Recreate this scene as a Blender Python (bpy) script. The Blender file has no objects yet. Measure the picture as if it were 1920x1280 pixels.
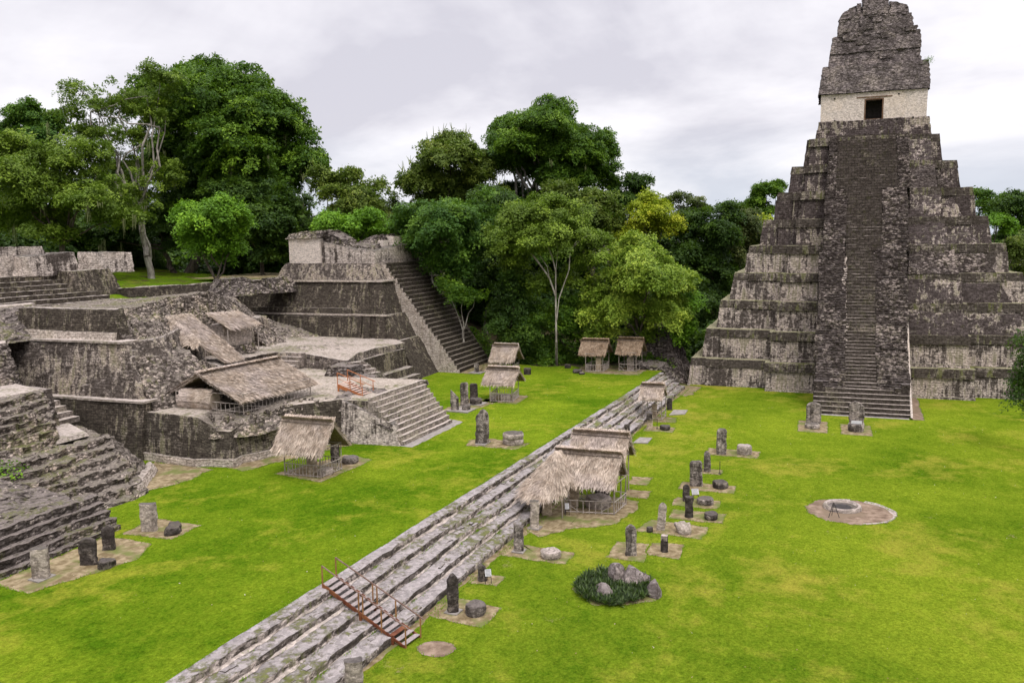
import bpy, math, random
import numpy as np

# ------------------------------------------------------------------ camera, sky, sun, exposure
sc = bpy.context.scene
COL = sc.collection
R = math.radians
cam_d = bpy.data.cameras.new("camera"); cam = bpy.data.objects.new("camera", cam_d); COL.objects.link(cam)
sc.camera = cam
cam_d.sensor_width = 36.0; cam_d.lens = 36.0 * 1582.0 / 1920.0
cam_d.clip_start = 0.5; cam_d.clip_end = 6000.0
def cam_axes(yaw, pitch, roll):
    y, p, r = R(yaw), R(pitch), R(roll)
    fw = np.array([math.cos(y)*math.cos(p), math.sin(y)*math.cos(p), math.sin(p)])
    rt0 = np.array([math.sin(y), -math.cos(y), 0]); up0 = np.cross(rt0, fw)
    return fw, rt0*math.cos(r) - up0*math.sin(r), up0*math.cos(r) + rt0*math.sin(r)
_fw, _rt, _up = cam_axes(20.1, -6.9, 0.8)
from mathutils import Matrix, Vector
cam.matrix_world = Matrix(((_rt[0], _up[0], -_fw[0], 0.0), (_rt[1], _up[1], -_fw[1], 0.0), (_rt[2], _up[2], -_fw[2], 20.0), (0, 0, 0, 1)))

sc.view_settings.view_transform = 'Standard'; sc.view_settings.look = 'None'
sc.view_settings.exposure = 0.12; sc.view_settings.gamma = 1.0; sc.view_settings.use_curve_mapping = False
SUN_EL, SUN_AZ = 58.0, 215.0          # azimuth: degrees from +X counter-clockwise, pointing TO the sun
sund = bpy.data.lights.new("sun", 'SUN'); sun = bpy.data.objects.new("sun", sund); COL.objects.link(sun)
sund.energy = 1.5; sund.angle = R(11); sund.color = (1.0, 0.955, 0.9)
_sd = Vector((math.cos(R(SUN_EL))*math.cos(R(SUN_AZ)), math.cos(R(SUN_EL))*math.sin(R(SUN_AZ)), math.sin(R(SUN_EL))))
sun.rotation_euler = _sd.to_track_quat('Z', 'Y').to_euler(); sun.location = (0, 0, 120)

class NT:
    """tiny node helper"""
    def __init__(s, tree): s.t = tree; s.n = tree.nodes; s.l = tree.links; s.n.clear()
    def add(s, typ, ins=None, **kw):
        nd = s.n.new(typ)
        for k, v in kw.items(): setattr(nd, k, v)
        if ins:
            for k, v in ins.items():
                if isinstance(v, tuple) and len(v) == 2 and hasattr(v[0], 'outputs'): s.l.new(v[0].outputs[v[1]], nd.inputs[k])
                elif hasattr(v, 'outputs'): s.l.new(v.outputs[0], nd.inputs[k])
                else: nd.inputs[k].default_value = v
        return nd
    def math(s, op, a, b=None, c=None, clamp=False):
        ins = {0: a}
        if b is not None: ins[1] = b
        if c is not None: ins[2] = c
        nd = s.add('ShaderNodeMath', ins, operation=op); nd.use_clamp = clamp; return nd
    def mix(s, f, a, b, mode='MIX'):
        nd = s.add('ShaderNodeMix', None, data_type='RGBA', blend_type=mode)
        for k, v in ((0, f), (6, a), (7, b)):
            if hasattr(v, 'outputs'): s.l.new(v.outputs[2] if v.bl_idname == 'ShaderNodeMix' else v.outputs[0], nd.inputs[k])
            elif isinstance(v, tuple) and hasattr(v[0], 'outputs'): s.l.new(v[0].outputs[v[1]], nd.inputs[k])
            else: nd.inputs[k].default_value = v if k == 0 else (v[0], v[1], v[2], 1.0)
        return nd
    def noise(s, vec, scale, detail=4.0, rough=0.55, dist=0.0):
        return s.add('ShaderNodeTexNoise', {'Vector': vec, 'Scale': scale, 'Detail': detail, 'Roughness': rough, 'Distortion': dist})
    def ramp(s, f, lo, hi):
        nd = s.add('ShaderNodeMapRange', {'Value': f, 'From Min': lo, 'From Max': hi}, clamp=True)
        return nd
    def scale(s, vec, v):
        return s.add('ShaderNodeVectorMath', {0: vec, 1: v}, operation='MULTIPLY')

world = bpy.data.worlds.new("World"); sc.world = world; world.use_nodes = True
w = NT(world.node_tree)
sky = w.add('ShaderNodeTexSky', None, sky_type='NISHITA'); sky.sun_disc = False
sky.sun_elevation = R(SUN_EL); sky.sun_rotation = R(90 - SUN_AZ)
tc = w.add('ShaderNodeTexCoord')
sep = w.add('ShaderNodeSeparateXYZ', {0: (tc, 'Generated')})
zc = w.math('MAXIMUM', (sep, 2), 0.0)
den = w.math('ADD', zc, 0.2)
px = w.math('DIVIDE', (sep, 0), den); py = w.math('DIVIDE', (sep, 1), den)
pv = w.add('ShaderNodeCombineXYZ', {0: px, 1: py, 2: 3.7})
n1 = w.noise(pv, 0.62, 7.0, 0.55, 0.5)
n2 = w.noise(pv, 1.5, 5.0, 0.55, 0.2)
cl = w.math('ADD', w.math('MULTIPLY', n1, 0.72), w.math('MULTIPLY', n2, 0.28))
f = w.ramp(cl, 0.42, 0.57)
ccol = w.mix(f, (6.8, 6.6, 7.3), (10.4, 10.1, 10.5))
hz = w.ramp((sep, 2), 0.02, 0.13)
ccol = w.mix(hz, w.mix(w.ramp(n1, 0.42, 0.58), (6.5, 7.0, 8.0), (8.9, 8.9, 9.4)), ccol)
up_ = w.ramp((sep, 2), 0.30, 1.0)                     # an overcast sky is brighter overhead
gain = w.math('MULTIPLY_ADD', up_, 1.9, 1.0)
ccol = w.add('ShaderNodeVectorMath', {0: (ccol, 2), 'Scale': gain}, operation='SCALE')
m = w.mix(0.93, sky, ccol)
bg = w.add('ShaderNodeBackground', {'Color': (m, 2), 'Strength': 0.1})
w.add('ShaderNodeOutputWorld', {'Surface': bg})

# ------------------------------------------------------------------ numpy noise and mesh building
def _h(ix, iy, iz, s):
    v = np.sin(ix*127.1 + iy*311.7 + iz*74.7 + s*53.3) * 43758.5453
    return v - np.floor(v)
def vnoise(P, s=0):
    I = np.floor(P); Fv = P - I; U = Fv*Fv*(3 - 2*Fv)
    ix, iy, iz = I[..., 0], I[..., 1], I[..., 2]; ux, uy, uz = U[..., 0], U[..., 1], U[..., 2]
    r = 0
    for a in (0, 1):
        for b in (0, 1):
            for c in (0, 1):
                r = r + _h(ix+a, iy+b, iz+c, s)*(ux if a else 1-ux)*(uy if b else 1-uy)*(uz if c else 1-uz)
    return r*2 - 1
def vec3(P, s): return np.stack([vnoise(P, s), vnoise(P, s+7), vnoise(P, s+13)], -1)
def cell3(P, s):
    I = np.floor(P); return np.stack([_h(I[..., 0], I[..., 1], I[..., 2], s+k*5)*2 - 1 for k in range(3)], -1)

class Rough:
    """surface irregularity: amp = broad, blk = block-by-block, size = block size, low = sag of broad shapes"""
    def __init__(s, amp=.05, blk=.04, size=(.55, .55, .3), low=0.0, seed=0, zk=0.5, course=0.0): s.amp, s.blk, s.size, s.low, s.seed, s.zk, s.course = amp, blk, size, low, seed, zk, course
    def __call__(s, P):
        P0 = P
        if s.course:                                   # broken courses: sloping faces climb in small ragged ledges
            q = P[..., 2]/s.course + vnoise(P*.5, s.seed+17)*.9 + vnoise(P*1.9, s.seed+19)*.35; fq = np.floor(q); fr = q-fq
            dz = (fq + np.clip((fr-.5)/.5, 0, 1) - q)*s.course
            P = P.copy(); P[..., 2] = P[..., 2] + dz
        return (P - P0) + s.core(P0)
    def core(s, P):
        d = vec3(P*0.9, s.seed)*s.amp + vec3(P*2.7, s.seed+3)*s.amp*.5
        if s.low: d = d + vec3(P*0.28, s.seed+9)*s.low
        if s.blk: d = d + cell3(P/np.array(s.size) + .37, s.seed)*s.blk
        d[..., 2] *= s.zk
        return d
CLEAN = Rough(.015, .0)

class MB:
    def __init__(s): s.v = []; s.f = []; s.uv = []; s.t = []; s.n = 0; s.vt = []
    def raw(s, V, Fc, UV=None, tint=0.5):
        V = np.asarray(V, float).reshape(-1, 3); Fc = np.asarray(Fc, int).reshape(-1, 4)
        s.v.append(V); s.f.append(Fc + s.n); s.n += len(V)
        UV = V[:, :2] if UV is None else np.asarray(UV, float).reshape(-1, 2)
        s.uv.append(UV[Fc].reshape(-1, 2))
        s.vt.append(np.full(len(V), tint) if np.isscalar(tint) else np.asarray(tint, float))
    def grid(s, P, UV, rough=None, tint=0.5):
        P = np.asarray(P, float)
        if rough is not None: P = P + rough(P)
        a, b = P.shape[:2]
        i = np.arange(a*b).reshape(a, b)
        F_ = np.stack([i[:-1, :-1], i[1:, :-1], i[1:, 1:], i[:-1, 1:]], -1).reshape(-1, 4)
        s.raw(P.reshape(-1, 3), F_, UV.reshape(-1, 2), tint)
    def patch(s, p00, p10, p11, p01, cell=.5, rough=None, nu=None, nv=None, u0=0., v0=0., tint=.5):
        p00, p10, p11, p01 = [np.asarray(p, float) for p in (p00, p10, p11, p01)]
        W = max(np.linalg.norm(p10-p00), np.linalg.norm(p11-p01)); Hh = max(np.linalg.norm(p01-p00), np.linalg.norm(p11-p10))
        nu = nu or max(1, int(round(W/cell))); nv = nv or max(1, int(round(Hh/cell)))
        u = np.linspace(0, 1, nu+1)[:, None, None]; v = np.linspace(0, 1, nv+1)[None, :, None]
        P = (p00*(1-u) + p10*u)*(1-v) + (p01*(1-u) + p11*u)*v
        UV = np.concatenate([u0 + u*W + v*0, v0 + v*Hh + u*0], -1)
        s.grid(P, UV, rough, tint)
    def prism(s, bot, top, cell=.5, rough=None, cap=True, tint=.5, sides=None):
        """solid with n-gon bottom and top (counter-clockwise from above); walls may lean"""
        bot = [np.array(p, float) for p in bot]; top = [np.array(p, float) for p in top]; n = len(bot)
        hz_ = max(np.linalg.norm(t-b) for t, b in zip(top, bot)); nv = max(1, int(round(hz_/cell)))
        ns = [max(1, int(round(max(np.linalg.norm(bot[(i+1) % n]-bot[i]), np.linalg.norm(top[(i+1) % n]-top[i]))/cell))) for i in range(n)]
        u0 = 0.
        for i in range(n):
            j = (i+1) % n
            if sides is None or i in sides:
                s.patch(bot[i], bot[j], top[j], top[i], cell, rough, ns[i], nv, u0=u0, v0=bot[i][2], tint=tint)
            u0 += np.linalg.norm(bot[j]-bot[i])
        if cap:
            ring = np.concatenate([top[i][None]*(1-np.linspace(0, 1, ns[i], endpoint=False)[:, None]) + top[(i+1) % n][None]*np.linspace(0, 1, ns[i], endpoint=False)[:, None] for i in range(n)])
            ring = np.concatenate([ring, ring[:1]]); c = ring[:-1].mean(0)
            rr = np.linalg.norm(ring-c, axis=1).max(); m_ = max(2, int(round(rr/cell/1.3)))
            t = np.linspace(0, .985, m_+1)[None, :, None]
            P = ring[:, None, :]*(1-t) + c*t
            s.grid(P, P[..., :2], rough, tint)
    def box(s, x0, x1, y0, y1, z0, z1, cell=.5, rough=None, cap=True, tint=.5):
        s.prism([(x0, y0, z0), (x1, y0, z0), (x1, y1, z0), (x0, y1, z0)], [(x0, y0, z1), (x1, y0, z1), (x1, y1, z1), (x0, y1, z1)], cell, rough, cap, tint)
    def bar(s, a, b, r, r2=None, n=6, tint=.5, seg=1, bend=0., sq=False):
        a = np.array(a, float); b = np.array(b, float); r2 = r if r2 is None else r2
        d = b-a; L = np.linalg.norm(d); d = d/max(L, 1e-6)
        h = np.array([0, 0, 1.]) if abs(d[2]) < .9 else np.array([1., 0, 0])
        e1 = np.cross(d, h); e1 /= np.linalg.norm(e1); e2 = np.cross(d, e1)
        if sq: n = 4
        ang = np.linspace(0, 2*math.pi, n+1) + (math.pi/4 if sq else 0)
        t = np.linspace(0, 1, seg+1)
        C_ = a[None]*(1-t[:, None]) + b[None]*t[:, None]
        if bend: C_ = C_ + np.sin(t*math.pi)[:, None]*bend*e1
        rad = (r*(1-t) + r2*t)[:, None, None]
        P = C_[:, None, :] + rad*(np.cos(ang)[None, :, None]*e1 + np.sin(ang)[None, :, None]*e2)
        UV = np.stack(np.broadcast_arrays(ang[None, :]*r, (t*L)[:, None]), -1)
        s.grid(P, UV, None, tint)
        for k, cpt in ((0, C_[0]), (-1, C_[-1])):
            Q = P[k]; m_ = n
            V = np.concatenate([Q[:m_], cpt[None]]); F_ = [(i, (i+1) % m_, m_, m_) for i in range(m_)]
            if k == 0: F_ = [(q[1], q[0], q[2], q[3]) for q in F_]
            s.tri(V, [(q[0], q[1], q[2]) for q in F_], tint)
    def tri(s, V, T, tint=.5):
        # triangles stored as quads with a repeated corner are illegal; keep them apart
        if not hasattr(s, 'tv'): s.tv = []; s.tf = []; s.tn = 0; s.tt = []
        V = np.asarray(V, float); s.tv.append(V); s.tf.append(np.asarray(T, int) + s.tn); s.tn += len(V)
        s.tt.append(np.full(len(V), tint) if np.isscalar(tint) else np.asarray(tint, float))
    def build(s, name, mat, parent=None, smooth=False, origin=None, uvk=1.0):
        V = np.concatenate(s.v) if s.v else np.zeros((0, 3)); Fq = np.concatenate(s.f) if s.f else np.zeros((0, 4), int)
        uvs = np.concatenate(s.uv) if s.uv else np.zeros((0, 2)); tint = np.concatenate(s.vt) if s.vt else np.zeros(0)
        nq = len(Fq); loops = Fq.reshape(-1)
        starts = np.arange(nq)*4; tot = np.full(nq, 4)
        if hasattr(s, 'tv'):
            TV = np.concatenate(s.tv); TF = np.concatenate(s.tf) + len(V)
            starts = np.concatenate([starts, len(loops) + np.arange(len(TF))*3]); tot = np.concatenate([tot, np.full(len(TF), 3)])
            loops = np.concatenate([loops, TF.reshape(-1)]); uvs = np.concatenate([uvs, TV[(TF-len(V)).reshape(-1)][:, :2]])
            V = np.concatenate([V, TV]); tint = np.concatenate([tint, np.concatenate(s.tt)])
        if origin is not None: V = V - np.array(origin, float)
        me = bpy.data.meshes.new(name)
        me.vertices.add(len(V)); me.vertices.foreach_set('co', V.astype(np.float32).reshape(-1))
        me.loops.add(len(loops)); me.loops.foreach_set('vertex_index', loops.astype(np.int32))
        me.polygons.add(len(starts)); me.polygons.foreach_set('loop_start', starts.astype(np.int32)); me.polygons.foreach_set('loop_total', tot.astype(np.int32))
        me.update(calc_edges=True)
        uvl = me.uv_layers.new(name='UVMap'); uvl.data.foreach_set('uv', uvs.astype(np.float32).reshape(-1))
        at = me.attributes.new('tint', 'FLOAT', 'POINT'); at.data.foreach_set('value', tint.astype(np.float32))
        if smooth: me.polygons.foreach_set('use_smooth', np.ones(len(starts), bool))
        me.materials.append(mat)
        o = bpy.data.objects.new(name, me); COL.objects.link(o)
        if origin is not None: o.location = origin
        if parent is not None:
            o.parent = parent; wl = Vector((0, 0, 0)); q = parent
            while q is not None: wl = wl + Vector(q.location); q = q.parent
            o.location = (Vector(origin) if origin is not None else Vector((0, 0, 0))) - wl
        return o

def tag(o, label=None, cat=None, group=None, kind=None):
    if label: o['label'] = label
    if cat: o['category'] = cat
    if group: o['group'] = group
    if kind: o['kind'] = kind
    return o
def thing(name, label, cat, loc=(0, 0, 0), group=None):
    o = bpy.data.objects.new(name, None); COL.objects.link(o); o.location = loc; o.empty_display_size = .3
    return tag(o, label, cat, group)
def copy_tree(o, parent=None):
    c = o.copy(); COL.objects.link(c); c.parent = parent
    for ch in list(o.children): copy_tree(ch, c)
    return c

# ------------------------------------------------------------------ materials
def new_mat(name):
    mt = bpy.data.materials.new(name); mt.use_nodes = True; return mt, NT(mt.node_tree)
def finish(t, col, rough=.9, bump=None, dist=.05, strength=.6, spec=.2):
    p = t.add('ShaderNodeBsdfPrincipled', {'Roughness': rough})
    if 'Specular IOR Level' in p.inputs: p.inputs['Specular IOR Level'].default_value = spec
    if hasattr(col, 'outputs'): t.l.new(col.outputs[2] if col.bl_idname == 'ShaderNodeMix' else col.outputs[0], p.inputs['Base Color'])
    else: p.inputs['Base Color'].default_value = (*col, 1)
    if bump is not None:
        b = t.add('ShaderNodeBump', {'Height': bump, 'Distance': dist, 'Strength': strength}); t.l.new(b.outputs[0], p.inputs['Normal'])
    t.add('ShaderNodeOutputMaterial', {'Surface': p}); return p

def stone(name, dark=(.055, .048, .045), mid=(.13, .115, .11), pale=(.50, .44, .40), amount=.5, contrast=.10, brick=(.55, .26),
          top=(.36, .33, .335), moss=.35, streak=.4, mortar=.45, bumpd=.07, big=.22, rubble=0.0, yel=.06, topdark=.45, spread=.36, cellw=(.36, .2), crackw=.35):
    """weathered limestone: dark lichen crust over pale stone, block by block, with run-off streaks and moss on level tops"""
    contrast = contrast*1.05
    W_ = (1.04, .985, .93)
    dark, mid, pale, top = [tuple(c*k for c, k in zip(q, (W_ if q is not dark else (1.08, .99, .84)))) for q in (dark, mid, pale, top)]
    mt, t = new_mat(name)
    tc = t.add('ShaderNodeTexCoord'); P = (tc, 'Object'); uv = (tc, 'UV')
    info = t.add('ShaderNodeObjectInfo')
    off = t.add('ShaderNodeVectorMath', {0: P, 1: t.add('ShaderNodeCombineXYZ', {0: t.math('MULTIPLY', (info, 'Random'), 37.0), 1: t.math('MULTIPLY', (info, 'Random'), 91.0), 2: 0.0})}, operation='ADD')
    P = (off, 0)
    wob = t.noise(P, 1.7, 3.0)
    uvd = t.add('ShaderNodeVectorMath', {0: uv, 1: t.add('ShaderNodeVectorMath', {0: (wob, 1), 'Scale': .22 + .3*rubble}, operation='SCALE')}, operation='ADD')
    pd = t.add('ShaderNodeVectorMath', {0: P, 1: t.add('ShaderNodeVectorMath', {0: (wob, 1), 'Scale': .25}, operation='SCALE')}, operation='ADD')
    br = t.add('ShaderNodeTexBrick', {'Vector': uvd, 'Color1': (.0, .0, .0, 1), 'Color2': (1., 1., 1., 1), 'Mortar': (.0, .0, .0, 1), 'Scale': 1.0, 'Mortar Size': .022, 'Mortar Smooth': .4, 'Bias': 0.0, 'Brick Width': brick[0], 'Row Height': brick[1]})
    sc3 = (1/cellw[0], 1/cellw[0], 1/cellw[1])
    vor = t.add('ShaderNodeTexVoronoi', {'Vector': t.scale(pd, sc3), 'Scale': 1.0})
    vor2 = t.add('ShaderNodeTexVoronoi', {'Vector': t.scale(pd, tuple(c*2.3 for c in sc3)), 'Scale': 1.0})
    nb = t.noise(P, big, 7.0, .62, .5)
    nf = t.noise(P, 2.2, 6.0, .68)
    ng = t.noise(P, 11.0, 4.0, .68)
    st = t.noise(t.scale(P, (2.3, 2.3, .14)), 1.0, 6.0, .62)
    vv = t.add('ShaderNodeSeparateXYZ', {0: (vor, 'Color')}); vw = t.add('ShaderNodeSeparateXYZ', {0: (vor2, 'Color')})
    bw = max(0., 1-rubble*1.6)
    bval = t.math('ADD', t.math('MULTIPLY', (br, 0), .35*bw), t.math('ADD', t.math('MULTIPLY', (vv, 0), .65-.25*bw), t.math('MULTIPLY', (vw, 0), .35-.10*bw)))
    s1 = t.math('ADD', t.math('MULTIPLY', nb, 1.25), t.math('MULTIPLY', nf, .40))
    s1 = t.math('ADD', s1, t.math('MULTIPLY', st, streak))
    s1 = t.math('ADD', s1, t.math('MULTIPLY', bval, (spread + rubble*.75)*.55))
    s1 = t.math('ADD', s1, t.math('MULTIPLY', ng, .42))
    spread = spread + rubble*.75
    base = .5*(1.25 + .40 + streak + spread*.55 + .42)
    thr = base + (.5-amount)*.95
    mask = t.ramp(s1, thr - contrast, thr + contrast)
    nmid = t.ramp(t.math('ADD', t.math('MULTIPLY', t.math('ADD', t.math('MULTIPLY', nf, .5), t.math('MULTIPLY', ng, .5)), .7), t.math('MULTIPLY', bval, .3)), .36, .62)
    dk = t.mix(nmid, dark, mid)
    pl = t.mix(t.ramp(t.math('ADD', t.math('MULTIPLY', ng, .55), t.math('MULTIPLY', (vw, 1), .45)), .28, .7), tuple(c*.5 for c in pale), pale)
    if yel: pl = t.mix(t.math('MULTIPLY', t.ramp(nb, .5, .62), yel*2), pl, (pale[0]*1.0, pale[1]*.9, pale[2]*.72))
    col = t.mix(mask, dk, pl)
    joint = t.math('MULTIPLY', (br, 1), mortar*bw)
    crack = t.math('MULTIPLY', t.ramp((vor, 'Distance'), .42, .66), crackw + .45*rubble)
    col = t.mix(t.math('ADD', joint, crack, clamp=True), col, tuple(c*.5 for c in dark))
    geo = t.add('ShaderNodeNewGeometry'); nz_ = t.add('ShaderNodeSeparateXYZ', {0: (geo, 'True Normal')})
    flat = t.ramp((nz_, 2), .72, .93)
    tsum = t.math('ADD', t.math('MULTIPLY', nf, .45), t.math('ADD', t.math('MULTIPLY', ng, .3), t.math('MULTIPLY', (vw, 0), .25)))
    tcol = t.mix(t.ramp(tsum, .36, .62), tuple(c*.58 for c in top), top)
    tcol = t.mix(t.math('MULTIPLY', t.ramp(t.math('ADD', t.math('MULTIPLY', nf, .6), t.math('MULTIPLY', nb, .5)), .545, .62), topdark), tcol, (.085, .072, .058))
    tcol = t.mix(t.math('MULTIPLY', t.ramp(t.math('ADD', t.math('MULTIPLY', nb, .5), t.math('ADD', t.math('MULTIPLY', nf, .35), t.math('MULTIPLY', ng, .2))), .55, .62), moss), tcol, (.16, .18, .035))
    col = t.mix(flat, col, tcol)
    col = t.mix(t.math('MULTIPLY', t.ramp(t.math('ADD', st, t.math('MULTIPLY', nb, .6)), .84, .96), moss*.9), col, (.085, .092, .022))
    h = t.math('ADD', t.math('MULTIPLY', (br, 1), -.5*bw), t.math('MULTIPLY', nf, .8))
    h = t.math('ADD', h, t.math('MULTIPLY', (vor, 'Distance'), -.9*rubble - .35))
    h = t.math('ADD', h, t.math('MULTIPLY', ng, .55))
    finish(t, col, .93, h, bumpd*1.2, 1.0, .1)
    return mt

M = {}
M['t1_dark'] = stone('temple_stone', dark=(.034, .028, .029), mid=(.115, .098, .098), pale=(.60, .53, .50), amount=.37, contrast=.06, top=(.24, .23, .18), moss=.5, brick=(.6, .28), streak=1.0)
M['t1_pale'] = stone('temple_stone_pale', dark=(.045, .038, .036), mid=(.13, .115, .11), pale=(.62, .55, .515), amount=.50, contrast=.07, top=(.36, .35, .27), moss=.6, brick=(.62, .29), streak=1.0, big=.2)
M['t1_mould'] = stone('temple_moulding', dark=(.034, .029, .026), mid=(.11, .097, .088), pale=(.46, .41, .38), amount=.38, contrast=.08, top=(.36, .35, .24), moss=.9, brick=(.7, .35), streak=.8)
M['t1_rubble'] = stone('temple_rubble', dark=(.028, .023, .024), mid=(.115, .10, .094), pale=(.44, .385, .37), amount=.36, contrast=.08, top=(.15, .135, .135), moss=.15, brick=(.42, .17), rubble=.6, streak=.25, bumpd=.12)
M['t1_step'] = stone('temple_step_stone', dark=(.03, .026, .024), mid=(.10, .088, .08), pale=(.32, .28, .26), amount=.27, contrast=.07, top=(.42, .38, .35), moss=.2, brick=(.7, .4), mortar=.95, streak=.2)
M['comb'] = stone('roof_comb_stone', dark=(.07, .062, .066), mid=(.19, .17, .175), pale=(.43, .385, .38), amount=.42, contrast=.13, top=(.22, .2, .2), moss=.1, brick=(.45, .22), rubble=.45, streak=.3, bumpd=.13, big=.4)
M['plaster'] = stone('pale_plaster', dark=(.30, .27, .25), mid=(.48, .44, .41), pale=(.72, .66, .62), amount=.9, contrast=.25, spread=.05, crackw=.04, top=(.4, .37, .34), moss=.0, brick=(.5, .2), mortar=.15, streak=.35, bumpd=.02, yel=.1)
M['plaster_streak'] = stone('streaked_plaster', dark=(.05, .043, .042), mid=(.11, .095, .09), pale=(.66, .60, .56), amount=.60, contrast=.10, top=(.16, .15, .14), moss=.1, brick=(.5, .2), mortar=.25, streak=1.3, bumpd=.05)
M['acro'] = stone('acropolis_stone', dark=(.05, .043, .041), mid=(.135, .118, .11), pale=(.54, .48, .43), amount=.46, contrast=.10, top=(.40, .365, .345), moss=.55, brick=(.5, .22), streak=1.3, yel=.1)
M['acro_dark'] = stone('acropolis_dark_stone', dark=(.034, .029, .028), mid=(.102, .090, .074), pale=(.42, .37, .335), amount=.33, contrast=.09, top=(.42, .385, .36), moss=.5, brick=(.5, .22), streak=1.3, yel=.1)
M['acro_patio'] = stone('patio_stone', dark=(.05, .043, .041), mid=(.17, .15, .142), pale=(.54, .48, .43), amount=.46, contrast=.10, top=(.46, .415, .38), topdark=.55, moss=.5, brick=(.5, .22), streak=1.3, yel=.1)
M['acro_front'] = stone('front_wall_stone', dark=(.034, .029, .028), mid=(.105, .094, .078), pale=(.46, .41, .37), amount=.36, contrast=.10, top=(.46, .415, .37), topdark=.5, moss=.6, brick=(.5, .22), streak=1.3, yel=.1)
M['rubble'] = stone('ruin_rubble', dark=(.045, .039, .039), mid=(.135, .12, .117), pale=(.48, .43, .40), amount=.40, contrast=.11, top=(.235, .21, .20), moss=.6, brick=(.4, .2), rubble=.9, streak=.2, bumpd=.16, yel=.1)
M['rubble_pale'] = stone('ruin_rubble_pale', dark=(.06, .052, .049), mid=(.16, .142, .133), pale=(.58, .51, .465), amount=.44, contrast=.10, top=(.25, .225, .20), moss=.6, brick=(.4, .2), rubble=.8, streak=.3, bumpd=.15, yel=.15)
M['steps'] = stone('plaza_step_stone', dark=(.04, .035, .032), mid=(.13, .115, .11), pale=(.48, .43, .41), amount=.47, contrast=.08, top=(.375, .355, .365), moss=.7, topdark=.8, brick=(.8, .45), rubble=.5, streak=.1, bumpd=.10, cellw=(.55, .25))
M['seam'] = stone('plaster_seam', dark=(.18, .155, .14), mid=(.3, .27, .25), pale=(.54, .49, .46), amount=.6, top=(.53, .48, .45), topdark=.5, moss=.1, rubble=1., streak=.1)
M['t33_step'] = stone('acropolis_step_stone', dark=(.085, .075, .07), mid=(.22, .195, .185), pale=(.48, .43, .40), amount=.46, contrast=.12, top=(.56, .51, .48), topdark=.2, moss=.25, brick=(.8, .5), streak=.3)
M['t32_step'] = stone('pyramid_step_stone', dark=(.032, .027, .024), mid=(.085, .074, .064), pale=(.33, .29, .26), amount=.28, contrast=.08, top=(.25, .225, .195), moss=.3, brick=(.7, .4), mortar=.8, streak=.3)
M['pale_wall'] = stone('pale_stair_wall', dark=(.22, .19, .175), mid=(.34, .30, .275), pale=(.66, .60, .55), amount=.66, contrast=.14, top=(.42, .38, .35), moss=.2, brick=(.5, .24), mortar=.5, streak=.2)
M['paving'] = stone('worn_paving', dark=(.20, .18, .165), mid=(.33, .30, .28), pale=(.48, .44, .41), amount=.5, contrast=.2, top=(.50, .455, .43), moss=.45, brick=(.8, .5), mortar=.1, rubble=.2, bumpd=.04)
M['stela'] = stone('stela_stone', dark=(.04, .036, .035), mid=(.15, .135, .128), pale=(.44, .40, .38), amount=.48, contrast=.13, brick=(30., 30.), mortar=.0, top=(.15, .135, .13), moss=.05, streak=1.0, bumpd=.06, big=.8)
M['stela_dark'] = stone('dark_stela_stone', dark=(.025, .022, .022), mid=(.09, .08, .076), pale=(.30, .27, .25), amount=.33, contrast=.12, brick=(30., 30.), mortar=.0, top=(.10, .09, .088), moss=.05, streak=.8, bumpd=.06, big=.8)
M['stela_pale'] = stone('pale_stela_stone', dark=(.10, .09, .083), mid=(.26, .23, .21), pale=(.50, .45, .41), amount=.62, contrast=.16, brick=(30., 30.), mortar=.0, top=(.13, .12, .118), moss=.1, streak=.8, bumpd=.05, big=.8)
M['altar_pale'] = stone('pale_altar_stone', dark=(.12, .105, .098), mid=(.26, .23, .215), pale=(.48, .43, .40), amount=.58, contrast=.16, brick=(30., 30.), mortar=.0, top=(.42, .375, .355), moss=.15, streak=.5, bumpd=.05, big=.9)
M['tan_stela'] = stone('tan_stela_stone', dark=(.24, .19, .14), mid=(.38, .31, .235), pale=(.52, .45, .36), amount=.55, contrast=.2, brick=(30., 30.), mortar=.0, top=(.35, .3, .25), moss=.0, streak=.4, bumpd=.03)
M['rock'] = stone('garden_rock', dark=(.07, .06, .062), mid=(.20, .18, .18), pale=(.40, .36, .355), amount=.4, contrast=.14, brick=(30., 30.), mortar=.0, top=(.27, .245, .25), moss=.05, streak=.3, bumpd=.08, big=1.0)

def simple(name, c1, c2, scale=4., bumpd=.01, rough=.85, stretch=(1, 1, 1), detail=4., lo=.35, hi=.65, c3=None, tintmix=0.0, sub=0.):
    mt, t = new_mat(name); tc = t.add('ShaderNodeTexCoord'); P = t.scale((tc, 'Object'), stretch)
    n = t.noise(P, scale, detail, .6); col = t.mix(t.ramp(n, lo, hi), c1, c2)
    if c3: col = t.mix(t.ramp(t.noise(P, scale*.23, 3.), .5, .62), col, c3)
    if tintmix:
        a = t.add('ShaderNodeAttribute', None, attribute_name='tint')
        f_ = t.math('MULTIPLY_ADD', (a, 'Fac'), tintmix*2, 1-tintmix)
        vm = t.add('ShaderNodeVectorMath', {0: (col, 2), 'Scale': f_}, operation='SCALE')
        finish(t, vm, rough, n, bumpd, .6); return mt
    finish(t, col, rough, n, bumpd, .6); return mt
M['thatch'] = simple('dry_thatch', (.29, .225, .17), (.49, .405, .33), 1.6, .02, .95, (1, 1, 1), tintmix=.5, c3=(.40, .33, .285))
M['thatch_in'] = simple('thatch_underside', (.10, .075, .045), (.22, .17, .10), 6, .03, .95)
M['thatch_brown'] = simple('brown_thatch', (.20, .135, .085), (.36, .27, .19), 1.6, .02, .95, tintmix=.5)
M['pole'] = simple('bare_pole', (.16, .13, .11), (.34, .29, .25), 5, .005, .85, (1, 1, .3))
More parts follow.
